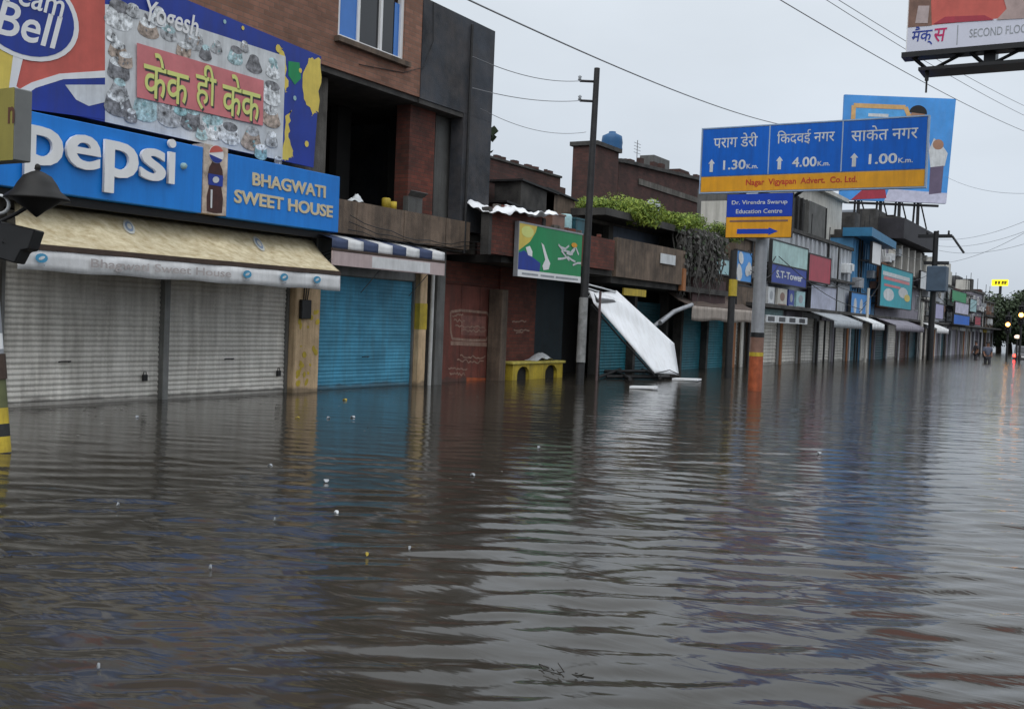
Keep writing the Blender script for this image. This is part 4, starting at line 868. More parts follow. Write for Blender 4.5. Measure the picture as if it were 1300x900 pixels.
# ------------------------------------------------------------------ overhead direction sign
xq3, yq3 = onZ(958, 496); sp = Vector((xq3, yq3, FLOOD)); XS = xq3-.35
d3 = (Vector((xq3, yq3, 0))-Vector((0, 0, EYE))).dot(Fv)
ds = thing('direction_sign', 'big blue road direction sign with three panels on a grey pole', 'road sign', sp)
tpx = at(969, 240, d3)
bands = [(FLOOD, at(957, 452, d3).z, .17, ORPAINT, 'orange_base'), (at(957, 452, d3).z, at(958, 447, d3).z, .175, YELP, 'yellow_ring'), (at(958, 447, d3).z, at(959, 428, d3).z, .168, PBROWN, 'maroon_band'), (at(959, 428, d3).z, at(959, 422, d3).z, .172, BLACK, 'black_band')]
for z0_, z1_, r, mt, nm in bands:
    b = MB(); b.tube((xq3, yq3, z0_), (xq3, yq3, z1_), r, n=14); b.build(nm, mt, ds)
b = MB(); b.tube((xq3, yq3, bands[-1][1]), (xq3, yq3, 6.2), .155, .14, 14); b.build('pole', GALV, ds)
SL = [onX(891.5, 163, XS), onX(890.5, 242, XS), onX(1178, 150, XS), onX(1174, 240, XS)]
yl, yr_ = (SL[0][0]+SL[1][0])/2, (SL[2][0]+SL[3][0])/2; zT = (SL[0][1]+SL[2][1])/2; zB = (SL[1][1]+SL[3][1])/2
FS = Fr((XS, yl, zB), (0, -1, 0)); Ws, Hs = yl-yr_, zT-zB
sn = MB(); sn.box(XS, XS+.1, yr_, yl, zB, zT); so_ = sn.build('sign_backing', GALV, ds)
px3 = [0, (981-892)/285*1.03, (1074-892)/285*1.015, 1]
names = ('पराग डेरी', 'िकदवई नगर', 'साकेत नगर'); kms = ('1.30', '4.00', '1.00')
for k in range(3):
    u0, u1 = Ws*px3[k]+.012, Ws*px3[k+1]-.012
    p = sheet(FS, [(u0, Hs*.255), (u1, Hs*.255), (u1, Hs-.01), (u0, Hs-.01)], .0, t=.012).build('destination_panel', RBLUE, ds)
    uw = u1-u0
    text(names[k], FS, u0+uw*.5, Hs*.80, uw*(.66 if k == 0 else .8), Hs*.22, OFFW, 'lettering', p, .013, .003, .006)
    text(kms[k], FS, u0+uw*.50, Hs*.42, uw*.34, Hs*.15, OFFW, 'distance_lettering', p, .013, .003, .02)
    text('K.m.', FS, u0+uw*.77, Hs*.385, uw*.17, Hs*.07, OFFW, 'unit_lettering', p, .013, .003, .02)
    ax_, ay_ = u0+uw*.15, Hs*.42; aw_, ah_ = uw*.05, Hs*.2
    sheet(FS, [(ax_-aw_*.5, ay_-ah_/2), (ax_+aw_*.5, ay_-ah_/2), (ax_+aw_*.5, ay_+ah_*.15), (ax_+aw_, ay_+ah_*.15), (ax_, ay_+ah_/2), (ax_-aw_, ay_+ah_*.15), (ax_-aw_*.5, ay_+ah_*.15)], .013).build('arrow', OFFW, p)
ys2 = sheet(FS, [(.012, .01), (Ws-.012, .01), (Ws-.012, Hs*.24), (.012, Hs*.24)], .0, t=.012).build('yellow_panel', ORANGE, ds)
text('Nagar  Vigyapan  Advert.  Co. Ltd.', FS, Ws*.47, Hs*.125, Ws*.5, Hs*.12, mat('print_sign_red', (.45, .04, .02), .5), 'lettering', ys2, .013, .003, .02)
b = MB(); fr_ = .03
b.box(XS-.02, XS+.12, yl+.001, yl+fr_, zB-fr_, zT+fr_); b.box(XS-.02, XS+.12, yr_-fr_, yr_-.001, zB-fr_, zT+fr_); b.box(XS-.02, XS+.12, yr_, yl, zT+.001, zT+fr_); b.box(XS-.02, XS+.12, yr_, yl, zB-fr_, zB-.001)
for k in (1, 2): u = yl-Ws*px3[k]; b.box(XS-.018, XS-.001, u-.014, u+.014, zB+Hs*.25, zT)
b.build('sign_frame', mat('frame_pale_blue', (.3, .4, .55), .5), ds)
b = MB(); b.box(XS+.12, XS+.22, yr_+.3, yl-.1, zB+.25, zB+.35); b.box(XS+.12, XS+.22, yr_+.3, yl-.1, zT-.35, zT-.25); b.path([(xq3, yq3, zB-.6), (xq3-.05, yq3-1.2, zB+.2)], .04, 6); b.build('support_rail', IRON, ds)
# small sign below
XS2 = XS-.02; c4 = [onX(922, 245, XS2), onX(1006, 244, XS2), onX(922, 302, XS2), onX(1006, 302, XS2)]
yl2, yr2 = (c4[0][0]+c4[2][0])/2, (c4[1][0]+c4[3][0])/2; zT2, zB2 = zB-.06, (c4[2][1]+c4[3][1])/2
s2 = thing('school_sign', 'small blue and orange sign fixed on the pole under the big direction sign', 'road sign', (XS2, (yl2+yr2)/2, zB2)); F2 = Fr((XS2, yl2, zB2), (0, -1, 0)); W2, H2 = yl2-yr2, zT2-zB2
b = MB(); b.box(XS2, XS2+.08, yr2, yl2, zB2, zT2); b.build('sign_backing', IRON, s2)
p = sheet(F2, [(.01, H2*.48), (W2-.01, H2*.48), (W2-.01, H2-.01), (.01, H2-.01)], .0, t=.01).build('blue_panel', RBLUE2, s2)
text('Dr. Virendra Swarup', F2, W2*.5, H2*.79, W2*.84, H2*.12, OFFW, 'lettering', p, .011, .003, .015); text('Education Centre', F2, W2*.5, H2*.60, W2*.7, H2*.10, OFFW, 'lettering', p, .011, .003, .015)
p = sheet(F2, [(.01, .01), (W2-.01, .01), (W2-.01, H2*.47), (.01, H2*.47)], .0, t=.01).build('orange_panel', ORANGE, s2)
sheet(F2, [(W2*.18, H2*.09), (W2*.66, H2*.09), (W2*.66, H2*.06), (W2*.8, H2*.145), (W2*.66, H2*.23), (W2*.66, H2*.20), (W2*.18, H2*.20)], .011).build('arrow', RBLUE2, p)
b = MB(); sheet(F2, [(W2*.06, H2*.36), (W2*.94, H2*.36), (W2*.94, H2*.40), (W2*.06, H2*.40)], .011, b); b.build('rule_line', PBROWN, p)

# ------------------------------------------------------------------ far row of shops
def win(X0, X1, Z0, Z1, Y, parent, fm=WHITE, pm=GLASSD, bars=1):
    b = MB(); t = .07
    b.box(X0, X0+t, Y-.05, Y, Z0, Z1); b.box(X1-t, X1, Y-.05, Y, Z0, Z1); b.box(X0+t, X1-t, Y-.05, Y, Z0, Z0+t); b.box(X0+t, X1-t, Y-.05, Y, Z1-t, Z1)
    for k in range(bars): x_ = X0+(X1-X0)*(k+1)/(bars+1); b.box(x_-.03, x_+.03, Y-.045, Y, Z0+t, Z1-t)
    f = b.build('window', fm, parent); b = MB(); b.box(X0+t, X1-t, Y-.02, Y-.006, Z0+t, Z1-t); b.build('pane', pm, f); return f
def house(name, label, pa, pb, floors, wm, ztop, nsh=2, sm=SHUT, Y=D, canopy=True, wins=True, pm=CONCD, dark=False, xoff=0):
    X0, X1 = onY(pa, 430, Y)[0], onY(pb, 430, Y)[0]-.05
    t = thing(name, label, 'building', ((X0+X1)/2, Y, FLOOD))
    zg = 2.35; b = MB(); wall_open(b, X0, X1, FLOOD, ztop, Y, Y+7, [(X0+.25+k*(X1-X0-.3)/nsh, X0+.05+(k+1)*(X1-X0-.3)/nsh, FLOOD, zg-.25) for k in range(nsh)]); b.build('wall', wm, t)
    for k in range(nsh):
        shutter(X0+.28+k*(X1-X0-.3)/nsh, X0+.02+(k+1)*(X1-X0-.3)/nsh, FLOOD, zg-.26, Y+.15, sm if not isinstance(sm, list) else sm[k % len(sm)], t, .14)
    if canopy: b = MB(); b.box(X0-.05, X1+.0, Y-.9, Y-.003, zg, zg+.14); b.build('canopy', pm, t)
    b = MB(); b.box(X0-.04, X1+.02, Y-.12, Y+7, ztop+.003, ztop+.16); b.build('roof', pm, t)
    fh = (ztop-zg)/max(floors, 1)
    for f in range(floors):
        z0_ = zg+fh*f
        if f: b = MB(); b.box(X0-.02, X1+.01, Y-.25, Y-.004, z0_-.06, z0_+.06); b.build('floor_band', pm, t)
        if wins:
            n = max(2, int((X1-X0)/2.4)); 
            for k in range(n):
                cx_ = X0+(X1-X0)*(k+.5)/n; win(cx_-.5, cx_+.5, z0_+fh*.34, z0_+fh*.80, Y, t, random.choice([WHITE, GALV, CREAMW]))
    for k in range(3):
        u = random.uniform(X0+.5, X1-.5); zq = random.uniform(zg+.5, ztop-.7); q = random.uniform(.25, .5)
        b = MB(); b.box(u-q, u+q, Y-.42, Y-.004, zq, zq+q*1.1); b.build('cooler_box', random.choice([OFFW, PGREY, GALV, PBROWN]), t, .02)
    for k in range(2): u = random.uniform(X0+.2, X1-.2); b = MB(); b.tube((u, Y-.08, FLOOD), (u, Y-.08, ztop), .05, n=6); b.build('drain_pipe', random.choice([PIPEW, IRON, GREYPL]), t)
    for k in range(3):
        za_, zb2_ = random.uniform(zg+.2, ztop), random.uniform(zg+.2, ztop); b = MB(); b.path([(X0+(X1-X0)*i/8, Y-.5-.1*k, za_+(zb2_-za_)*i/8-.35*sin(pi*i/8)) for i in range(9)], .018, 4); b.build('service_cable', BLACK, t)
    for k in range(2): u = X0+.3+(X1-X0-.6)*(k*.5+random.uniform(0, .22)); hh_ = random.uniform(.5, 2.2); b = MB(); b.box(u, u+(X1-X0)*random.uniform(.16, .26), Y+.6+k*.2, Y+1.6+k*.7, ztop+.165, ztop+hh_); b.build('roof_cabin', random.choice([BRICKD, GREYPL, CREAMW, CONCD]), t)
    for k in range(3): u = random.uniform(X0+.3, X1-.3); b = MB(); b.tube((u, Y+.4, ztop+.16), (u+.05, Y+.4, ztop+random.uniform(.9, 2.0)), .025, n=5); b.build('roof_rod', IRON, t)
    for k in range(nsh+1):
        u = X0+.14+k*(X1-X0-.3)/nsh; b = MB(); b.box(u-.13, u+.13, Y-.06, Y-.003, FLOOD, 2.0); b.build('shop_pier', random.choice([CREAMW, MAUVE, BROWNPL, GALVW, TERRA]), t)
        if k < nsh and random.random() < .6: q = (X1-X0-.3)/nsh; b = MB(); b.box(u+.3, u+q-.2, Y-.12, Y-.004, 2.03, 2.33); b.build('shop_fascia', random.choice([OFFW, NAVY, REDSIGN, PAQUA, YELP, MAUVE, PGREY]), t)
    return t, X0, X1
def board(name, label, pts, mt, Y, txt=None, tm=WHITE, thick=.12, cat='sign'):
    (pa, ta), (pb, tb), bot = pts[0], pts[1], pts[2]
    X0, Z1 = onY(pa, ta, Y); X1, Z1b = onY(pb, tb, Y); Z0 = onY(pa, bot, Y)[1]; Z1 = (Z1+Z1b)/2
    t = thing(name, label, cat, ((X0+X1)/2, Y, Z0)); b = MB(); b.box(X0, X1, Y, Y+thick, Z0, Z1); b.build('panel', mt, t)
    b = MB(); f = .05; b.box(X0-f, X0-.002, Y-.02, Y+thick, Z0-f, Z1+f); b.box(X1+.002, X1+f, Y-.02, Y+thick, Z0-f, Z1+f); b.box(X0, X1, Y-.02, Y+thick, Z1+.002, Z1+f); b.box(X0, X1, Y-.02, Y+thick, Z0-f, Z0-.002); b.build('frame', IRON, t)
    b = MB(); 
    for q in (.15, .85): b.box(X0+(X1-X0)*q-.04, X0+(X1-X0)*q+.04, Y+thick, max(Y+thick+.01, D+.05), Z0+.1, Z0+.18)
    b.build('bracket', IRON, t)
    if txt: text(txt, FACE(Y), (X0+X1)/2, (Z0+Z1)/2, (X1-X0)*.75, (Z1-Z0)*.42, tm, 'lettering', t, .004, .006, .02)
    return t, X0, X1, Z0, Z1
h0, _, _ = house('old_shop_building', 'old dark stained shop building behind the banded post', 929, 962, 2, BROWNPL, 4.9, 3, [SHUT, mat('shutter_dull', (.25, .25, .25), .6, .2, 2, .5)], wins=False)
board('pale_blue_board', 'faded pale blue board hanging left of the banded post', ((899, 327), (926, 330), 345), PAQUA, D-.4)
bd = board('blue_picture_board', 'blue and white picture board between banded post and road sign pole', ((936, 319), (955, 321), 356), SKYB, D-.5)
b = MB()
for k in range(7): sheet(FACE(D-.5), ell(bd[1]+(bd[2]-bd[1])*random.uniform(.15, .85), bd[3]+(bd[4]-bd[3])*random.uniform(.1, .9), .3, .22, random.random()*3, 9), .003+.002*k, b)
b.build('cloud_print', OFFW, bd[0])
board('brown_board', 'brown weathered board above the grey shutter left of the road sign pole', ((936, 363), (957, 365), 388), BROWNPL, D-.5)
h1, hx0, hx1 = house('shop_building', 'grey white shop building with barred dark balcony behind the road sign pole', 962, 1076, 2, GALVW, 5.75, 5, SHUT, wins=False)
# first-floor dark balcony and pale storey on top
b = MB(); xa, xb = onY(1008, 260, D+1)[0], onY(1050, 260, D+1)[0]; b.box(xa+.3, xb+4, D+1.2, D+2.4, 5.92, 8.6); b.build('upper_storey', CREAMW, h1)
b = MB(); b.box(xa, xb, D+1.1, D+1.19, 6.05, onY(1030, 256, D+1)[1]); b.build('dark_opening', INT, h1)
b = MB()
for k in range(9): X = xa+(xb-xa)*k/8; b.box(X-.04, X+.04, D+.98, D+1.08, 6.0, onY(1030, 256, D+1)[1])
b.build('balcony_bar', IRON, h1)['kind'] = 'stuff'
b = MB(); b.box(xa+.1, xb+4.2, D+.9, D+2.5, 8.602, 8.8); b.build('upper_roof', CREAMW, h1)
for k in range(14): X = hx0+4+(hx1-hx0-5)*k/13; b = MB(); b.box(X-.05, X+.05, D-.1, D-.0-.004, 3.9, 5.7); b.build('pilaster', GALVW, h1)
board('clinic_board', 'pale teal printed shop board above the dark blue name board', ((981, 306), (1026, 316), 337), mat('print_pale_teal', (.38, .55, .53), .5, .25, 1.4, .2), D-.55)
bdn = board('name_board', 'dark blue name board with white lettering over the picture panels', ((980, 334), (1024, 345), 358), NAVY, D-.7, 'S.T-Tower', OFFW)
board('crimson_board', 'crimson shop board on the grey building right of the blue name board', ((1028, 322), (1055, 330), 356), REDSIGN, D-.6)
for k, (pa, pb, mt, lab) in enumerate(((975, 983, OFFW, 'narrow white picture panel nearest the road sign pole'), (987, 999, CREAMW, 'cream picture panel with printed figure above the white fascia'), (1001, 1008, NAVY, 'narrow blue picture panel between two pale panels'), (1011, 1022, PAQUA, 'pale aqua picture panel at the right end of its row'))):
    X0, X1 = onY(pa, 380, D-.6)[0], onY(pb, 380, D-.6)[0]; Z1, Z0 = onY(990, 366, D-.6)[1], onY(990, 392, D-.6)[1]
    t = thing('picture_panel', lab, 'sign', ((X0+X1)/2, D-.6, Z0), 'picture panels over the shop'); b = MB(); b.box(X0, X1, D-.6, D-.5, Z0, Z1); b.build('panel', mt, t)
    b = MB(); c_ = (X0+X1)/2; sheet(FACE(D-.6), ell(c_, Z0+(Z1-Z0)*.6, (X1-X0)*.25, (Z1-Z0)*.22, 0, 12), .002, b); sheet(FACE(D-.6), [(X0+.1, Z0+.08), (X1-.1, Z0+.08), (X1-.1, Z0+.2), (X0+.1, Z0+.2)], .002, b); b.build('print', PBROWN if k == 1 else PGREY, t)
X0, X1 = onY(973, 406, D-.95)[0], onY(1025, 410, D-.95)[0]; Z1, Z0 = onY(990, 401, D-.95)[1], onY(990, 410, D-.95)[1]
t = thing('white_fascia', 'low white lettered fascia strip above the grey shutters', 'sign', ((X0+X1)/2, D-.95, Z0)); b = MB(); b.box(X0, X1, D-.95, D-.9, Z0, Z1); b.build('panel', OFFW, t)
b = MB(); n_ = 4
for k in range(n_): a_ = X0+(X1-X0)*(k+.12)/n_; sheet(FACE(D-.95), [(a_, Z0+.05), (a_+(X1-X0)*.15, Z0+.05), (a_+(X1-X0)*.15, Z1-.05), (a_, Z1-.05)], .003, b)
b.build('print', PDARK, t)
board('pale_board', 'pale lilac printed board under the crimson board', ((1030, 362), (1062, 366), 396), mat('print_lilac', (.42, .44, .55), .5, .3, 1.2, .2), D-.5)
# blue clad building
h2, kx0, kx1 = house('blue_building', 'narrow building clad in blue sheet with a slanted blue roof edge', 1077, 1108, 1, BLUEW, 6.5, 2, [TEALD, SHUT], wins=False)
b = MB(); b.prism([(kx0-.3, D-1.0, 6.55), (kx1+.2, D-1.0, 6.35), (kx1+.2, D-1.0, 6.75), (kx0-.3, D-1.0, 7.0)], (0, 1.5, 0)); b.build('roof_fascia', mat('fascia_blue', (.03, .16, .30), .5, .15), h2)
b = MB()
for k in range(10): X = kx0+(kx1-kx0)*(k+.5)/10; b.box(X-.05, X+.05, D-.06, D-.003, 3.7, 6.4)
b.build('cladding_rib', BLUEW, h2)['kind'] = 'stuff'
bd = board('blue_poster', 'bright blue poster with pale figures at the foot of the blue building', ((1081, 372), (1106, 375), 401), SKYB, D-.3)
b = MB()
for k in range(3): a_ = bd[1]+(bd[2]-bd[1])*(.2+.3*k); sheet(FACE(D-.3), ell(a_, bd[3]+(bd[4]-bd[3])*.45, .35, (bd[4]-bd[3])*.35, 0, 10), .004, b)
b.build('figure_print', OFFW, bd[0])
board('white_box_sign', 'blank white box sign projecting beside the blue building roof', ((1108, 307), (1119, 312), 334), WHITE, D-.8)
# terracotta + black topped building with teal sign
h3, tx0, tx1 = house('dark_topped_building', 'building with a black roof band and pale columns above the teal sign', 1109, 1166, 2, MAUVE, 7.0, 4, [TEALD, SHUT, mat('shutter_brown', (.10, .05, .04), .6, .2), TEALD])
b = MB(); b.box(tx0+2.5, tx1, D-.9, D+6, 7.2, 8.4); b.build('roof_band', mat('band_black', (.025, .023, .028), .7, .3), h3)
b = MB(); b.box(tx0-.02, tx0+2.3, D-.25, D-.01, 3.0, 5.6); b.build('terracotta_strip', TERRA, h3)
for k in range(6): X = tx0+3+(tx1-tx0-3.4)*k/5; b = MB(); b.box(X-.22, X+.22, D-.35, D-.02, 5.3, 6.98); b.build('column', CREAMW, h3)
bd = board('teal_board', 'large teal sign with pink and pale printing under the pale columns', ((1119, 340), (1159, 344), 388), TEALS, D-.75)
b = MB(); FQ = FACE(D-.75); w_, hh = bd[2]-bd[1], bd[4]-bd[3]
for a_, c_, e_, g_ in ((.08, .9, .66, .74), (.1, .6, .5, .56)): sheet(FQ, [(bd[1]+w_*a_, bd[3]+hh*e_), (bd[1]+w_*c_, bd[3]+hh*e_), (bd[1]+w_*c_, bd[3]+hh*g_), (bd[1]+w_*a_, bd[3]+hh*g_)], .004, b)
b.build('pink_print', PINK, bd[0])
b = MB(); sheet(FQ, [(bd[1]+w_*.05, bd[3]+hh*.76), (bd[1]+w_*.9, bd[3]+hh*.76), (bd[1]+w_*.9, bd[3]+hh*.86), (bd[1]+w_*.05, bd[3]+hh*.86)], .004, b); sheet(FQ, ell(bd[1]+w_*.7, bd[3]+hh*.42, w_*.16, hh*.14, 0, 12), .004, b); sheet(FQ, ell(bd[1]+w_*.25, bd[3]+hh*.3, w_*.16, hh*.16, 0, 12), .004, b); b.build('pale_print', OFFW, bd[0])
b = MB(); sheet(FQ, ell(bd[1]+w_*.84, bd[3]+hh*.3, w_*.1, hh*.1, 0, 12), .008, b); b.build('yellow_print', YEL, bd[0])
# the rest of the far row
h4, _, q4 = house('mauve_shop', 'dusky shop building behind the transformer pole', 1166, 1186, 2, CREAMW, 5.6, 3, [MAUVE, SHUT])
h5, _, q5 = house('grey_shop', 'grey shop building with a slim tower beyond the transformer pole', 1186, 1207, 2, GALVW, 5.4, 3, [MAUVE, TEALD])
b = MB(); xa = onY(1203, 340, D+.5)[0]; b.box(xa-.9, xa+1.0, D+.4, D+3, 5.56, 7.4); b.build('tower', CREAMW, h5)
h6, _, q6 = house('white_shop', 'whitish shop building under the twin black roof tanks', 1207, 1231, 2, CREAMW, 5.1, 3, MAUVE)
h7, _, q7 = house('last_shop', 'low dark shop building at the far end of the row', 1231, 1246, 2, MAUVE, 5.6, 3, MAUVE)
h8, _, q8 = house('end_shop', 'small brownish shop building next to the far trees', 1246, 1260, 2, BROWNPL, 5.0, 3, MAUVE)
for k, px in enumerate((1212, 1225)):
    X = onY(px, 360, D+2)[0]; b = MB(); t = thing('roof_tank', ('black water tank on legs over the white shop, nearer the slim tower', 'black water tank on legs over the white shop, nearer the far trees')[k], 'tank', (X, D+2, 5.26))
    b.lathe((X, D+2, 6.1), [(0, 0), (.7, 0), (.72, .2), (.7, .9), (.3, 1.1), (0, 1.1)], 14); b.build('vessel', BLACK, t)
    b = MB()
    for i in (-1, 1):
        for j in (-1, 1): b.tube((X+.45*i, D+2+.45*j, 5.26), (X+.45*i, D+2+.45*j, 6.1), .05, n=5)
    b.build('leg_frame', IRON, t)
board('green_shop_board', 'green shop board on the white shop below the roof tanks', ((1209, 369), (1227, 372), 383), GREEN, D-.6)
board('white_shop_board', 'pale lilac shop board below the green shop board', ((1213, 384), (1230, 386), 397), mat('print_lilac3', (.5, .48, .6), .5, .3, 2), D-.9)
board('blue_shop_board', 'royal blue shop board above the far dark shop fronts', ((1211, 400), (1231, 401), 411), RBLUE, D-1.2)
board('grey_shop_board', 'pale grey shop board on the dusky shop behind the transformer pole', ((1169, 345), (1181, 347), 366), OFFW, D-.5)
board('lilac_shop_board', 'lilac shop board beside the transformer pole', ((1188, 386), (1198, 387), 404), mat('print_lilac2', (.36, .34, .52), .5), D-.8)
board('small_white_board', 'small white shop board on the grey shop with slim tower', ((1187, 352), (1199, 354), 368), WHITE, D-.4)
board('red_shop_board', 'small dull red board on the end shop', ((1238, 402), (1245, 403), 412), REDSIGN, D-.5)
board('pale_shop_board', 'pale bluish board on the low dark far shop', ((1232, 380), (1240, 381), 395), PAQUA, D-.5)
for k, (pa, pb, mt, lab) in enumerate(((1112, 1150, MAUVE, 'dull mauve awning under the teal sign'), (1168, 1184, CANVASW, 'pale awning below the dusky shop'), (1080, 1096, OFFW, 'small pale awning below the bright blue poster'), (1028, 1066, PGREY, 'grey sagging awning under the pale lilac board'))):
    X0, X1 = onY(pa, 410, D-.9)[0], onY(pb, 410, D-.9)[0]; t = thing('cloth_awning', lab, 'awning', ((X0+X1)/2, D-.9, 2.0), 'cloth awnings of the far shops')
    b = MB(); b.grid(lambda u, v: (X0+(X1-X0)*u, D-.95-1.0*v, 2.34-.35*v-.05*sin(pi*u*4)*sin(pi*v)), 16, 5); o = b.build('canvas', mt, t); sm = o.modifiers.new('thickness', 'SOLIDIFY'); sm.thickness = .02
    b = MB(); b.grid(lambda u, v: (X0+(X1-X0)*u, D-1.96+.02*sin(u*25), 1.98-.3*v), 16, 2); o = b.build('valance', mt, t); sm = o.modifiers.new('thickness', 'SOLIDIFY'); sm.thickness = .015
    b = MB(); b.tube((X0+.1, D-.9, 2.33), (X0+.1, D-1.95, 1.97), .03, n=5); b.tube((X1-.1, D-.9, 2.33), (X1-.1, D-1.95, 1.97), .03, n=5); b.build('stay_rod', IRON, t)
# slim roadside posts in front of the far shops
for k, (px, py, pt, r, lab, mt) in enumerate(((1098, 460, 366, .07, 'pale slim post in front of the blue building', CREAMW), (1168, 456, 384, .08, 'pale slim post under the grey shop board', CREAMW), (1140, 457, 410, .06, 'short whitish post below the teal sign', OFFW), (1036, 462, 408, .06, 'dark slim post before the grey shutters', IRON))):
    xx, yy = onZ(px, py); dd = (Vector((xx, yy, 0))-Vector((0, 0, EYE))).dot(Fv); b = MB(); b.tube((xx, yy, FLOOD), (xx, yy, at(px, pt, dd).z), r, n=8); tag(b.build('roadside_post', mt), lab, 'post')
# transformer pole
xx, yy = onZ(1180, 458); dd = (Vector((xx, yy, 0))-Vector((0, 0, EYE))).dot(Fv); zt5 = at(1186, 294, dd).z
tpn = thing('transformer_pole', 'black electricity pole with crossbars and transformer in the far row', 'utility pole', (xx, yy, FLOOD))
b = MB(); b.tube((xx, yy, FLOOD), (xx, yy, zt5), .2, .15, 8); b.build('shaft', BLACK, tpn)
b = MB(); b.box(xx-.1, xx+.1, yy-.9, yy+1.0, zt5-.4, zt5-.2); b.box(xx-.1, xx+.1, yy-.8, yy+.6, zt5-2.0, zt5-1.8); b.tube((xx, yy-.9, zt5-.3), (xx+.0, yy-1.6, zt5-1.3), .07, n=6); b.build('cross_arm', BLACK, tpn)
b = MB(); b.box(xx-.5, xx+.5, yy-.75, yy+.35, zt5-3.6, zt5-2.1); b.build('transformer', mat('transformer_blue_grey', (.06, .09, .13), .6), tpn, .05)
b = MB()
for k in range(3): b.lathe((xx, yy-.7+.6*k, zt5-.2), [(0, 0), (.07, .02), (.05, .1), (.07, .18), (0, .26)], 8)
b.build('insulator', BLACK, tpn)
# billboard on the roof
dB = (Vector((onY(1140, 290)[0], D, 6))-Vector((0, 0, EYE))).dot(Fv)+1
bl = [at(1068, 121, dB), at(1211, 127, dB), at(1199, 262, dB), at(1066, 250, dB)]
rr = Vector((bl[1]-bl[0])); rr.z = 0; rr.normalize()
FBB = Fr((bl[3].x, bl[3].y, (bl[2].z+bl[3].z)/2), rr, (0, 0, 1)); Wb = (bl[1]-bl[0]).length*.985; Hb = bl[0].z-FBB.o.z
rb = thing('roof_billboard', 'large sky blue billboard on struts above the dark topped building', 'billboard', FBB.p(Wb/2, 0))
b = MB(); b.prism([FBB.p(0, 0, -.25), FBB.p(Wb*.96, 0, -.25), FBB.p(Wb, Hb, -.25), FBB.p(0, Hb, -.25)], FBB.n*.25); b.build('panel', SKYB, rb)
B = lambda pts: [(Wb*a, Hb*c) for a, c in pts]
b = MB(); 
for q in stroke(B([(.085, .72), (.085, .90), (.55, .90), (.62, .74)]), .28): sheet(FBB, q, .01+random.random()*.01, b, .004)
b.build('orange_frame_print', mat('print_tan', (.62, .38, .16), .5), rb)
sheet(FBB, B([(.1, .55), (.55, .55), (.55, .875), (.1, .875)]), .004).build('pale_blue_print', mat('print_mid_blue', (.09, .36, .72), .5), rb)
sheet(FBB, B([(.22, .8), (.40, .8), (.40, .83), (.22, .83)]), .012).build('headline_print', OFFW, rb)
po = sheet(FBB, B(ell(.665, .80, .07, .10, 0, 18)), .012).build('portrait_print', SKIN, rb)
b = MB(); sheet(FBB, B(ell(.665, .85, .08, .075, 0, 18, -.1, pi+.1)), .02, b); b.build('hair_print', HAIR, po)
b = MB(); sheet(FBB, B([(.55, .5), (.58, .70), (.66, .74), (.75, .70), (.80, .5)]), .009, b); b.build('shirt_print', mat('print_lavender', (.42, .45, .68), .5), po)
sheet(FBB, B([(.78, .5), (.82, .62), (.9, .55), (.95, .48), (.93, .36), (.8, .34)]), .010).build('white_garment_print', OFFW, rb)
sheet(FBB, B(ell(.86, .56, .05, .05, 0, 12)), .016).build('face_print', SKIN, rb)
sheet(FBB, B([(.80, .34), (.92, .36), (.91, .10), (.80, .08)]), .012).build('dark_figure_print', mat('print_plum', (.13, .10, .16), .5), rb)
sheet(FBB, B([(.40, 0), (.96, 0), (.965, .1), (.44, .12)]), .010).build('white_band_print', mat('print_pale_lilac', (.55, .55, .68), .5), rb)
sheet(FBB, B([(.1, .0), (.42, .03), (.40, .14), (.25, .15)]), .012).build('maroon_print', REDSIGN, rb)
b = MB()
for q in (.18, .38, .55, .72):
    f_ = FBB.p(Wb*q, .1, -.2); b.tube(f_, (f_.x+.1, f_.y, 8.4), .1, n=6); b.tube(FBB.p(Wb*q, .6, -.2), (f_.x+2.2, f_.y-.2, 8.4), .05, n=5); b.tube(FBB.p(Wb*q, Hb*.9, -.26), (f_.x+.2, f_.y+.3, 8.4), .07, n=5)
b.build('strut', IRON, rb)
b = MB(); f0, f1 = FBB.p(Wb*.05, -.15, -.15), FBB.p(Wb*.9, -.15, -.15); b.tube(f0, f1, .08, n=6); b.build('bottom_rail', IRON, rb)
b = MB(); b.box(tx0+2.5, tx1+1.5, D-.6, D+5, 8.402, 8.5); b.build('roof_deck', CONCD, h3)
# pale roof room behind the blue building
b = MB(); xa, xb = onY(1090, 290, D+3)[0], onY(1116, 290, D+3)[0]; b.box(xa, xb, D+3, D+6, 6.6, onY(1103, 272, D+3)[1]); b.build('roof_room', mat('wall_pale', (.5, .52, .53), .7, .15, 1, .3), h2)

# ------------------------------------------------------------------ tall billboard at the upper right
XB = 21.0; zb0 = (onX(1152, 66, XB)[1]+onX(1300, 57, XB)[1])/2; yL = onX(1151, 40, XB)[0]; yR = yL-6.2
tb = thing('street_billboard', 'red and white billboard on a steel truss high over the street', 'billboard', (XB+.4, yR-.2, FLOOD)); FT = Fr((XB, yL, zb0), (0, -1, 0))
b = MB(); b.box(XB, XB+.18, yR, yL, zb0, zb0+3.2); b.build('panel', WHITE, tb)
zz1 = onX(1200, 31, XB)[1]-zb0
sheet(FT, [(.02, .02), (6.15, .02), (6.15, zz1), (.02, zz1)], .0, t=.004).build('white_band', mat('print_pale_bluish', (.62, .63, .72), .45, .04), tb)
sheet(FT, [(.02, zz1+.005), (6.15, zz1+.005), (6.15, 3.18), (.02, 3.18)], .0, t=.004).build('red_picture', RED, tb)
pu = lambda px, py: (yL-onX(px, py, XB)[0], onX(px, py, XB)[1]-zb0)
sheet(FT, [(.02, zz1+.005), pu(1183, 33), pu(1182, 3), pu(1183, -10), (.02, 1.5)], .006).build('brown_picture', PBROWN, tb)
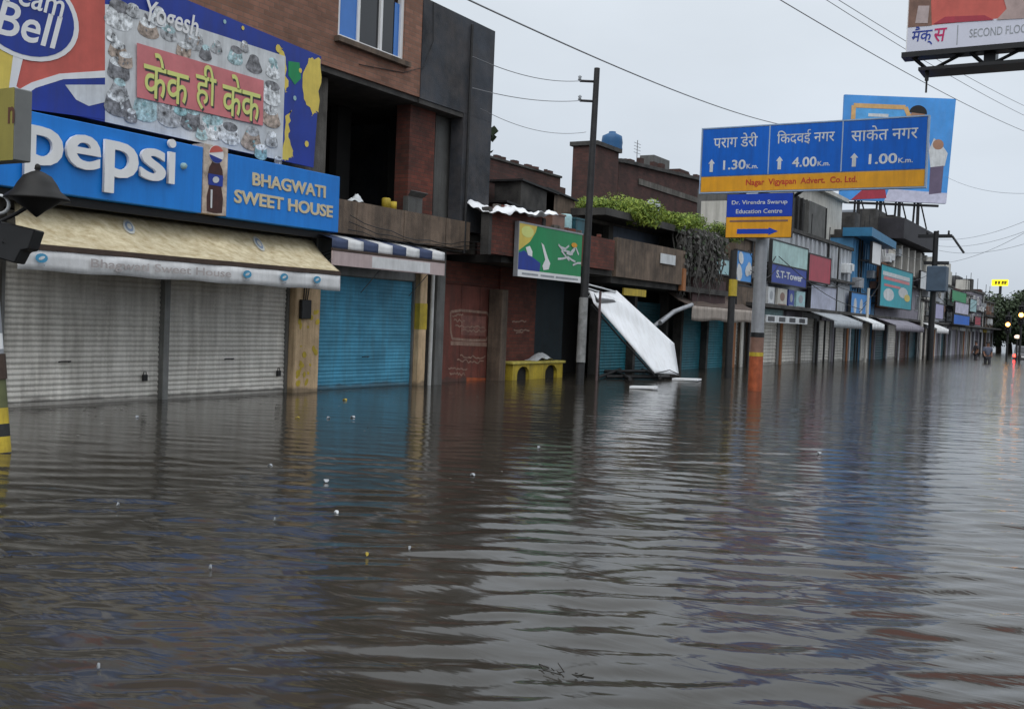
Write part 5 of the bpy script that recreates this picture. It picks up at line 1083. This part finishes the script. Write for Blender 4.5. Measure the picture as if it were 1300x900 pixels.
sheet(FT, [pu(1162, 30), pu(1178, 30), pu(1180, 8), pu(1166, 8)], .011).build('pale_face_print', mat('print_pale_pink', (.42, .34, .33), .5, .25, 3), tb)
sheet(FT, [pu(1185, 31), pu(1262, 26), pu(1250, 20), pu(1200, 22)], .011).build('dark_red_print', REDSIGN, tb)
sheet(FT, [pu(1265, 26), pu(1300, 24), pu(1330, -10), pu(1272, -10), pu(1278, 12)], .012).build('pale_cloth_print', mat('print_pale_pink2', (.40, .30, .28), .5, .3, 3), tb)
u0, v0 = pu(1158, 48); u1, v1 = pu(1184, 47); text('मैक्', FT, (u0+u1)/2, v0+.01, u1-u0, .36, NAVY, 'logo_lettering', tb, .006, .003, .01, shear=.15)
u0, v0 = pu(1186, 47); u1, v1 = pu(1202, 46); text('स', FT, (u0+u1)/2, v0+.02, u1-u0, .25, mat('print_magenta', (.5, .02, .12), .5), 'logo_lettering', tb, .006, .003, .01, shear=.15)
b = MB(); u0, v0 = pu(1215, 45); sheet(FT, [(u0, v0-.18), (u0+.015, v0-.18), (u0+.015, v0+.18), (u0, v0+.18)], .006, b); b.build('divider_line', PGREY, tb)
u0, v0 = pu(1231, 43); u1, v1 = pu(1311, 40); text('SECOND FLOOR', FT, (u0+u1)/2, v0-.0, u1-u0, .15, PGREY, 'lettering', tb, .006, .003, .0)
b = MB(); zz = zb0-.32
b.box(XB-.12, XB+.25, yR, yL+.05, zb0-.10, zb0-.004); b.box(XB-.05, XB+.6, yR, yL-.25, zz-.03, zz+.03)
for k in range(7): yy_ = yL-.1-k*1.0; b.tube((XB, yy_, zb0-.05), (XB+.2, yy_-.3, zz), .035, n=6); b.tube((XB+.2, yy_-.3, zz), (XB, yy_-1.0, zb0-.05), .03, n=6)
b.box(XB+.1, XB+.5, yL-1.55, yL-1.35, zz, zb0); b.build('truss', BLACK, tb)
b = MB(); u, v = onX(1176, 86, XB); b.tube((XB+.1, u, zz), (XB+.1, u, zz-.2), .035, n=6); b.tube((XB+.1, u, zz-.2), (XB+.1, u, zz-.42), .018, n=6); b.build('hanging_bracket', IRON, tb)
b = MB(); b.tube((XB+.5, yR-.3, FLOOD), (XB+.5, yR-.3, zb0+1), .3, .28, 16); b.box(XB+.2, XB+.8, yR-.6, yR+.6, zb0-.5, zb0-.35); b.build('column', IRON, tb)

# ------------------------------------------------------------------ wires
def wire(label, p0, p1, r, sag=.3, group=None):
    b = MB(); p0, p1 = Vector(p0), Vector(p1); pts = []
    for i in range(25):
        t = i/24; p = p0.lerp(p1, t); p.z -= sag*4*t*(1-t); pts.append(p)
    b.path(pts, r, 5); o = b.build('overhead_wire', mat('wire_grey', (.2, .205, .215), .6, .1), None); tag(o, label, 'wire', group)
wire('thick overhead cable running down to the big blue direction sign', at(560, -16, 13), at(1010, 162, 40), .013, .25)
wire('lowest of the three cables crossing behind the red billboard', at(960, -18, 16), at(1330, 178, 42), .009, .2)
wire('middle of the three cables crossing behind the red billboard', at(1030, -12, 24), at(1340, 165, 50), .009, .2)
wire('topmost of the three cables crossing behind the red billboard', at(1045, -12, 24), at(1340, 152, 50), .009, .2)
wire('faint wire from the upper cross arm to the dark wall', at(738, 103, dp), at(600, 72, dp-6), .008, .15)
wire('faint wire from the lower cross arm to the dark wall', at(738, 128, dp), at(600, 112, dp-6), .008, .1)
wire('faint low wire from the utility pole to the dark wall', at(744, 168, dp), at(610, 138, dp-4), .006, .2)
for k, (a_, c_) in enumerate((((1188, 304), (1330, 268)), ((1188, 312), (1330, 282)), ((1190, 335), (1330, 278)), ((1200, 224), (1330, 244)), ((1192, 318), (1330, 300)))):
    wire(('uppermost wire fanning right from the transformer pole', 'second wire fanning right from the transformer pole', 'steep wire rising right from the transformer', 'lone faint wire right of the sky blue billboard', 'lowest wire leaving the transformer pole')[k], at(*a_, dd), at(*c_, 45), .009, .4)

# ------------------------------------------------------------------ foreground signal post at the left edge
xf, yf = onZ(5, 574); df = (Vector((xf, yf, 0))-Vector((0, 0, EYE))).dot(Fv)
fp = thing('signal_post', 'banded roadside post at the sweet shop carrying an olive sign box', 'signal post', (xf, yf, FLOOD))
zp = lambda py: at(4, py, df).z
rP = .068; lx = (at(-13, 340, df)-at(5, 574, df)); pz = lambda z: (xf+lx.x/lx.z*z, yf+lx.y/lx.z*z, z)
segs = [(FLOOD, zp(574), IRON), (zp(574), zp(554), YELP), (zp(554), zp(538), IRON), (zp(538), zp(518), YELP), (zp(518), zp(482), mat('post_olive', (.11, .12, .05), .6, .25, 5, .4)), (zp(482), zp(450), WOOD), (zp(450), zp(444), GALV), (zp(444), zp(424), WHITE), (zp(424), zp(340), GALV), (zp(340), zp(100), GALV)]
for z0_, z1_, mt in segs:
    b = MB(); b.tube(pz(z0_), pz(z1_), rP if mt is not WOOD else rP*1.2, n=14); b.build('post_band', mt, fp)
zb5, zt6 = zp(206), zp(116)
yA, yB2 = yf+.45, yf-.14
b = MB(); xb5 = xf-.05
c5 = onX(18, 160, xb5)[0]
b.box(xb5, xb5+.19, c5, c5+.6, zb5, zt6); ob = b.build('sign_box', mat('box_grey', (.16, .165, .16), .6, .15), fp, .01)
sheet(Fr((xb5, c5+.6, zb5), (0, -1, 0)), [(.0, .0), (.595, .0), (.595, zt6-zb5), (.0, zt6-zb5)], .001, t=.004).build('olive_face', OLIVE, ob)
text('n', Fr((xb5, c5+.6, zb5), (0, -1, 0)), .56, (zt6-zb5)*.62, .1, .16, mat('print_maroon', (.12, .05, .03), .5), 'lettering', ob, .006, .002, .02)
# bell lamp on an arm
lp = at(47, 248, df-.2); k_ = (df-.2)/F_PX
bl_ = thing('bell_lamp', 'dark bell shaped lamp with a pointed finial in front of the cola sign', 'lamp', lp)
b = MB(); b.lathe(lp, [(0, 40*k_), (3*k_, 38*k_), (4*k_, 33*k_), (2.5*k_, 31*k_), (8*k_, 29*k_), (17*k_, 24*k_), (24*k_, 14*k_), (28*k_, 6*k_), (39*k_, -3*k_), (40*k_, -6*k_), (30*k_, -6*k_)], 28); b.build('hood', mat('lamp_black_gloss', (.012, .011, .010), .5, .3, 6, spec=.25), bl_)
b = MB(); b.lathe(lp, [(30*k_, -6*k_), (22*k_, -12*k_), (10*k_, -20*k_), (2*k_, -27*k_), (0, -28*k_)], 24); b.build('lower_cone', BLACK, bl_)
b = MB(); b.path([pz(zp(290)), at(20, 272, df-.1), lp+Vector((0, 0, -.06))], .02, 8); b.build('arm', IRON, bl_)
fl_ = at(20, 308, df-.25)
sb = thing('traffic_signal', 'black tilted signal head hanging under the bell lamp at the left edge', 'signal', fl_); b = MB()
r_ = (Rv*.99-Uv*.14).normalized(); u_ = (Uv*.99+Rv*.14).normalized(); n_ = r_.cross(u_)
b.prism([fl_+r_*(-24*k_)+u_*(24*k_), fl_+r_*(22*k_)+u_*(20*k_), fl_+r_*(17*k_)+u_*(-6*k_), fl_+r_*(8*k_)+u_*(-9*k_), fl_+r_*(2*k_)+u_*(-26*k_), fl_+r_*(-24*k_)+u_*(-22*k_)], -n_*.22); b.build('housing', BLACK, sb, .012)
b = MB(); rc = at(0, 260, df-.3); b.lathe(rc, [(10*k_, 0), (13*k_, .02), (13*k_, .05), (10*k_, .07), (10*k_, 0)], 18, (-.7, -.7, 0)); b.build('pale_ring', OFFW, sb)
b = MB(); b.path([pz(zp(318)), fl_-r_*.1], .025, 8); b.build('bracket', IRON, sb)
# ------------------------------------------------------------------ far trees, lit sign, signals, car, person
def tree(label, base, h, rx, n, ms, leaf=.24):
    t = thing('street_tree', label, 'tree', base, 'trees at the end of the street'); base = Vector(base); b = MB(); b.path([base, base+Vector((.2, .1, h*.25)), base+Vector((.1, .3, h*.55))], [.32, .26, .16], 8)
    lobes = []
    for k in range(13):
        a = random.random()*6.28; e_ = base+Vector((cos(a)*rx*random.uniform(.2, .75), sin(a)*rx*random.uniform(.2, .75), h*random.uniform(.30, .92))); lobes.append((e_, rx*random.uniform(.28, .5)))
        b.path([base+Vector((.1, .2, h*.35)), (base+Vector((0, 0, h*.4))+e_)/2, e_], [.12, .07, .02], 5)
    b.build('trunk', BARK, t); b = MB()
    for k in range(n):
        c_, r = random.choice(lobes); d_ = Vector((random.gauss(0, 1), random.gauss(0, 1), random.gauss(0, 1))).normalized()*random.random()**.4
        p = c_+d_*r; nn = (d_+Vector((random.gauss(0, .5), random.gauss(0, .5), random.gauss(.4, .5)))).normalized(); a = nn.orthogonal().normalized(); q = nn.cross(a); s = leaf*random.uniform(.5, 1.1)
        b.cur = random.randrange(len(ms)); b.add([p-a*s, p+q*s*.5, p+a*s, p-q*s*.5], [(0, 1, 2, 3)])
    b.build('crown', ms, t)
TD = 112
for (px, ptop, rx, lab) in ((1268, 371, 3.6, 'dark green tree beside the last shops at the street end'), (1296, 378, 3.4, 'dark tree at the right edge behind the traffic lights'), (1282, 392, 3.4, 'lower dark tree filling the gap at the street end'), (1322, 372, 4, 'dark tree beyond the right edge of the traffic lights')):
    p = at(px, 448, TD+random.uniform(-4, 6)); h_ = (at(px, ptop, TD).z)-FLOOD; tree(lab, (p.x, p.y, FLOOD), h_, rx, 7000, [LEAFD, LEAFD, LEAFD, mat('leaf_mid', (.045, .07, .03), .75, .4, 4)])
# lit yellow sign on a mast behind the trees
p = at(1270, 359, 122); t = thing('lit_sign', 'glowing yellow sign high above the far trees', 'sign', (p.x, p.y, FLOOD)); Fy = Fr(p, Rv, (0, 0, 1)); k2 = 122/F_PX
b = MB(); b.prism([Fy.p(-10*k2, -4*k2, 0), Fy.p(10*k2, -4*k2, 0), Fy.p(10*k2, 4*k2, 0), Fy.p(-10*k2, 4*k2, 0)], Fy.n*-.2); b.build('panel', SIGNY, t)
b = MB()
for a_ in (-6, -2, 2.5, 6): sheet(Fy, [(a_*k2-.13, -2*k2), (a_*k2+.13, -2*k2), (a_*k2+.2, 2*k2), (a_*k2-.1, 2.4*k2)], .02, b)
b.build('print', mat('sign_dark_letter', (.25, .17, .01), .5), t)
b = MB(); b.tube((p.x+.3, p.y, FLOOD), (p.x+.3, p.y, p.z), .15, n=8); b.build('mast', IRON, t)
# traffic signals
def signal(label, px, py, lit, lm, depth):
    p = at(px, py, depth); t = thing('traffic_light', label, 'traffic light', (p.x, p.y, FLOOD), 'traffic lights at the crossing'); k3 = depth/F_PX
    b = MB(); b.tube((p.x+.25, p.y, FLOOD), (p.x+.25, p.y, p.z+.9), .07, n=8); b.build('post', IRON, t)
    b = MB(); b.box(p.x, p.x+.22, p.y-.19, p.y+.19, p.z-.62, p.z+.62); hd = b.build('housing', BLACK, t, .03)
    for j, z in enumerate((.4, 0, -.4)):
        b = MB(); b.lathe((p.x-.003, p.y, p.z+z), [(.14, 0), (.13, .02), (0, .04)], 14, (-1, 0, 0)); b.build('lens', lm if j == lit else GLASSD, hd)
        b = MB(); b.grid(lambda u, v: (p.x-.02-.16*v, p.y+.16*cos(pi*u), p.z+z+.16*sin(pi*u)), 10, 2); b.build('visor', BLACK, hd)
signal('traffic light with a glowing amber lamp before the dark trees', 1279.5, 412, 1, AMBER, 74)
signal('traffic light with a glowing amber lamp at the right edge of the view', 1296.5, 400, 1, AMBER, 70)
# car driving away at the right edge
pc = Vector((*onZ(1301, 457), 0)); cr = thing('parked_car', 'dark car with red tail lamps standing in the flood at the right edge', 'car', (pc.x, pc.y, FLOOD))
def cb(x0, x1, y0, y1, z0, z1): return (pc.x+x0, pc.x+x1, pc.y+y0, pc.y+y1, FLOOD+z0, FLOOD+z1)
paint = mat('car_paint_grey', (.06, .06, .065), .3, .05, 3, .1, spec=.6)
b = MB(); sil = [(0, .35), (0, .85), (.15, .98), (.55, 1.0), (1.0, 1.48), (2.3, 1.5), (3.0, 1.0), (3.8, .9), (4.0, .7), (4.0, .35)]
b.prism([(pc.x+a, pc.y-.8, FLOOD+c) for a, c in sil], (0, 1.6, 0)); b.build('body', paint, cr, .06)
b = MB(); b.prism([(pc.x+.56, pc.y-.62, FLOOD+1.03), (pc.x+.56, pc.y+.62, FLOOD+1.03), (pc.x+.96, pc.y+.56, FLOOD+1.42), (pc.x+.96, pc.y-.56, FLOOD+1.42)], (-.02, 0, .02)); b.build('rear_window', GLASSD, cr)
for s in (-1, 1):
    b = MB(); b.box(*cb(-.03, .1, s*.70-.09, s*.70+.09, .68, .9)); b.build('tail_lamp', TAILR, cr, .02)
    for xx_ in (.8, 3.1): b = MB(); b.lathe((pc.x+xx_, pc.y+s*.72, FLOOD+.3), [(0, .1), (.2, .1), (.3, .08), (.3, -.08), (0, -.08)], 16, (0, s, 0)); b.build('wheel', BLACK, cr)
b = MB(); b.box(*cb(-.06, .12, -.78, .78, .38, .56)); b.build('bumper', BLACK, cr, .03)
b = MB(); b.box(*cb(-.035, .0, -.24, .24, .66, .78)); b.build('number_plate', WHITE, cr)
pl = at(1291.5, 428, 72); b = MB(); t = thing('street_lamp', 'low lamp with a pale pinkish glow below the amber traffic lights', 'lamp', (pl.x, pl.y, FLOOD)); b.tube((pl.x, pl.y, FLOOD), (pl.x, pl.y, pl.z-.1), .05, n=8); b.build('post', IRON, t); b = MB(); b.lathe((pl.x, pl.y, pl.z-.1), [(0, 0), (.16, .03), (.2, .12), (.14, .22), (0, .25)], 14); b.build('globe', LAMPW, t)
# wading person
def chain(name, pts, edges, radii, mt, parent, sub=1):
    me = bpy.data.meshes.new(name); off = world_loc(parent); me.from_pydata([Vector(p)-off for p in pts], edges, []); me.materials.append(mt); o = bpy.data.objects.new(name, me); COL.objects.link(o); o.parent = parent
    sk = o.modifiers.new('skin', 'SKIN'); sk.use_smooth_shade = True
    for i, r in enumerate(radii): me.skin_vertices[0].data[i].radius = (r, r)
    me.skin_vertices[0].data[0].use_root = True
    s = o.modifiers.new('sub', 'SUBSURF'); s.levels = sub; s.render_levels = sub
    return o
def person(label, px, py, shirt, trousers, hd):
    x_, y_ = onZ(px, py); pn = thing('person', label, 'person', (x_, y_, FLOOD)); c_, s_ = cos(hd), sin(hd)
    T = lambda f, l, z: (x_+f*c_-l*s_, y_+f*s_+l*c_, FLOOD+z)
    chain('body', [T(0, 0, .92), T(.02, 0, 1.15), T(.03, 0, 1.38), T(.04, 0, 1.50), T(.05, 0, 1.57), T(.05, 0, 1.66), T(.05, 0, 1.74),
                   T(.03, .19, 1.40), T(-.03, .24, 1.14), T(.10, .22, .92), T(.14, .21, .84), T(.03, -.19, 1.40), T(.08, -.24, 1.14), T(.22, -.2, .95), T(.28, -.19, .89),
                   T(0, .10, .86), T(.12, .10, .48), T(.06, .10, .08), T(.18, .10, .03), T(0, -.10, .86), T(.0, -.10, .48), T(-.16, -.10, .10), T(-.04, -.1, .03)],
          [(0, 1), (1, 2), (2, 3), (3, 4), (4, 5), (5, 6), (2, 7), (7, 8), (8, 9), (9, 10), (2, 11), (11, 12), (12, 13), (13, 14), (0, 15), (15, 16), (16, 17), (17, 18), (0, 19), (19, 20), (20, 21), (21, 22)],
          [.14, .13, .15, .055, .075, .10, .07, .065, .045, .035, .035, .065, .045, .035, .035, .09, .06, .045, .035, .09, .06, .045, .035], SKINP, pn, 2)
    chain('shirt', [T(0, 0, .90), T(.02, 0, 1.15), T(.03, 0, 1.36), T(.03, 0, 1.47), T(.03, .19, 1.40), T(-.02, .24, 1.18), T(.03, -.19, 1.40), T(.07, -.24, 1.18)], [(0, 1), (1, 2), (2, 3), (2, 4), (4, 5), (2, 6), (6, 7)], [.165, .155, .175, .075, .085, .07, .085, .07], shirt, pn, 2)
    chain('trousers', [T(0, 0, .93), T(0, .10, .84), T(.12, .10, .48), T(.07, .10, .15), T(0, -.10, .84), T(.0, -.10, .48), T(-.13, -.10, .17)], [(0, 1), (1, 2), (2, 3), (0, 4), (4, 5), (5, 6)], [.16, .11, .085, .075, .11, .085, .075], trousers, pn, 2)
    b = MB(); hc = Vector(T(.03, 0, 1.70)); b.lathe(hc, [(.115, -.03), (.118, .02), (.10, .075), (.06, .105), (0, .118)], 14); b.build('hair', HAIR, pn)
    b = MB(); nz = Vector(T(.155, 0, 1.655)); b.obox(nz, (.015*c_, .015*s_, 0), (-.012*s_, .012*c_, 0), (0, 0, .02)); b.build('nose', SKINP, pn)
person('person in a grey blue shirt wading across the road near the last shops', 1253, 461, CLOTH1, CLOTH2, radians(200))
person('person in a dark shirt standing in the water before the end shop', 1239, 456, mat('shirt_dark', (.05, .045, .05), .85), CLOTH2, radians(120))

# ------------------------------------------------------------------ floating scraps
def scrap(px, py, wpx, mt, label, cat, group, cup=False):
    x_, y_ = onZ(px, py); d_ = (Vector((x_, y_, 0))-Vector((0, 0, EYE))).dot(Fv); s = wpx*d_/F_PX/2*(.62 if wpx > 4 else .8); b = MB(); a = random.random()*3
    ph = random.random()*6; n = 9
    vs = [(x_, y_, .028)]+[(x_+s*(1+.25*sin(3*q+ph))*cos(q), y_+s*1.3*(1+.25*cos(2*q+ph))*sin(q), .014+.012*sin(2*q+ph)) for q in [2*pi*i/n for i in range(n)]]
    b.add(vs, [(0, i+1, (i+1) % n+1) for i in range(n)])
    o = b.build('floating_'+cat.replace(' ', '_'), mt); sm = o.modifiers.new('thickness', 'SOLIDIFY'); sm.thickness = .006
    tag(o, label, cat, group)
for px, py, wd, lab in ((427, 652, 7, 'brightest white scrap, alone in open water below the red doors'), (349, 661, 5, 'whitish scrap just left of the brightest one'), (150, 642, 6, 'whitish scrap in front of the left grey shutter'), (125, 849, 5, 'whitish scrap nearest the camera, bottom left corner'), (600, 604, 8, 'whitish flat scrap in the reflection of the brick wall'), (343, 592, 8, 'whitish flat scrap in front of the right grey shutter'), (520, 698, 5, 'whitish speck nearest the camera below the red doors'), (417, 531, 7, 'greyish scrap close to the teal shutter, left one of two'), (448, 530, 7, 'greyish scrap close to the teal shutter, right one of two'), (414, 612, 9, 'long greyish scrap in the reflection of the teal shutter'), (684, 569, 6, 'whitish scrap below the yellow stall'), (1040, 576, 6, 'whitish scrap in the rippled water right of the road sign pole'), (174, 530, 7, 'greyish scrap at the foot of the left grey shutter'), (267, 722, 4, 'tiny whitish speck in the lower left open water')):
    scrap(px, py, wd, OFFW if (px, py) == (427, 652) else PGREY, lab, 'scrap', 'whitish scraps on the water')
for px, py, wd, lab in ((378, 531, 9, 'yellow leaf floating before the cream pillar'), (438, 508, 7, 'yellow leaf floating against the teal shutter'), (466, 706, 4, 'yellow leaf floating in the open water near the camera')):
    scrap(px, py, wd, YELP, lab, 'leaf', 'yellow leaves on the water')
x_, y_ = onZ(715, 855); b = MB()
for k in range(14):
    p = Vector((x_+random.gauss(0, .02)+.0, y_+random.gauss(0, .07), .008)); b.path([p, p+Vector((random.gauss(0, .02), random.gauss(0, .04), random.uniform(0, .01)))], [.003, .002], 4)
tag(b.build('floating_twigs', mat('twig', (.02, .017, .012), .9)), 'little dark tangle of twigs floating close to the camera', 'twigs')

b = MB()
for k in range(420):
    if k < 260: x_ = random.uniform(9, 34); y_ = D-.15-abs(random.gauss(0, .9))
    else: x_ = random.uniform(6, 20); y_ = random.uniform(3, 12)
    q = random.random()*3; a_ = random.uniform(.008, .03)*(1 if k < 260 else .7); c_ = a_*random.uniform(.3, .8); b.cur = random.randrange(3)
    z_ = random.uniform(.010, .016)
    b.add([(x_+a_*cos(q)*f-c_*sin(q)*g_, y_+a_*sin(q)*f+c_*cos(q)*g_, z_) for f, g_ in ((-1, -.4), (-.2, -1), (1, -.3), (.7, .8), (-.5, 1))], [(0, 1, 2, 3, 4)])
o = b.build('floating_scum', [mat('scum_brown', (.10, .08, .05), .8, .3), mat('scum_grey', (.25, .24, .21), .8, .3), mat('scum_dark', (.03, .028, .02), .8, .3)]); tag(o, 'fine scum and litter flecks drifting on the flood along the shop fronts', 'scum', None, 'stuff')
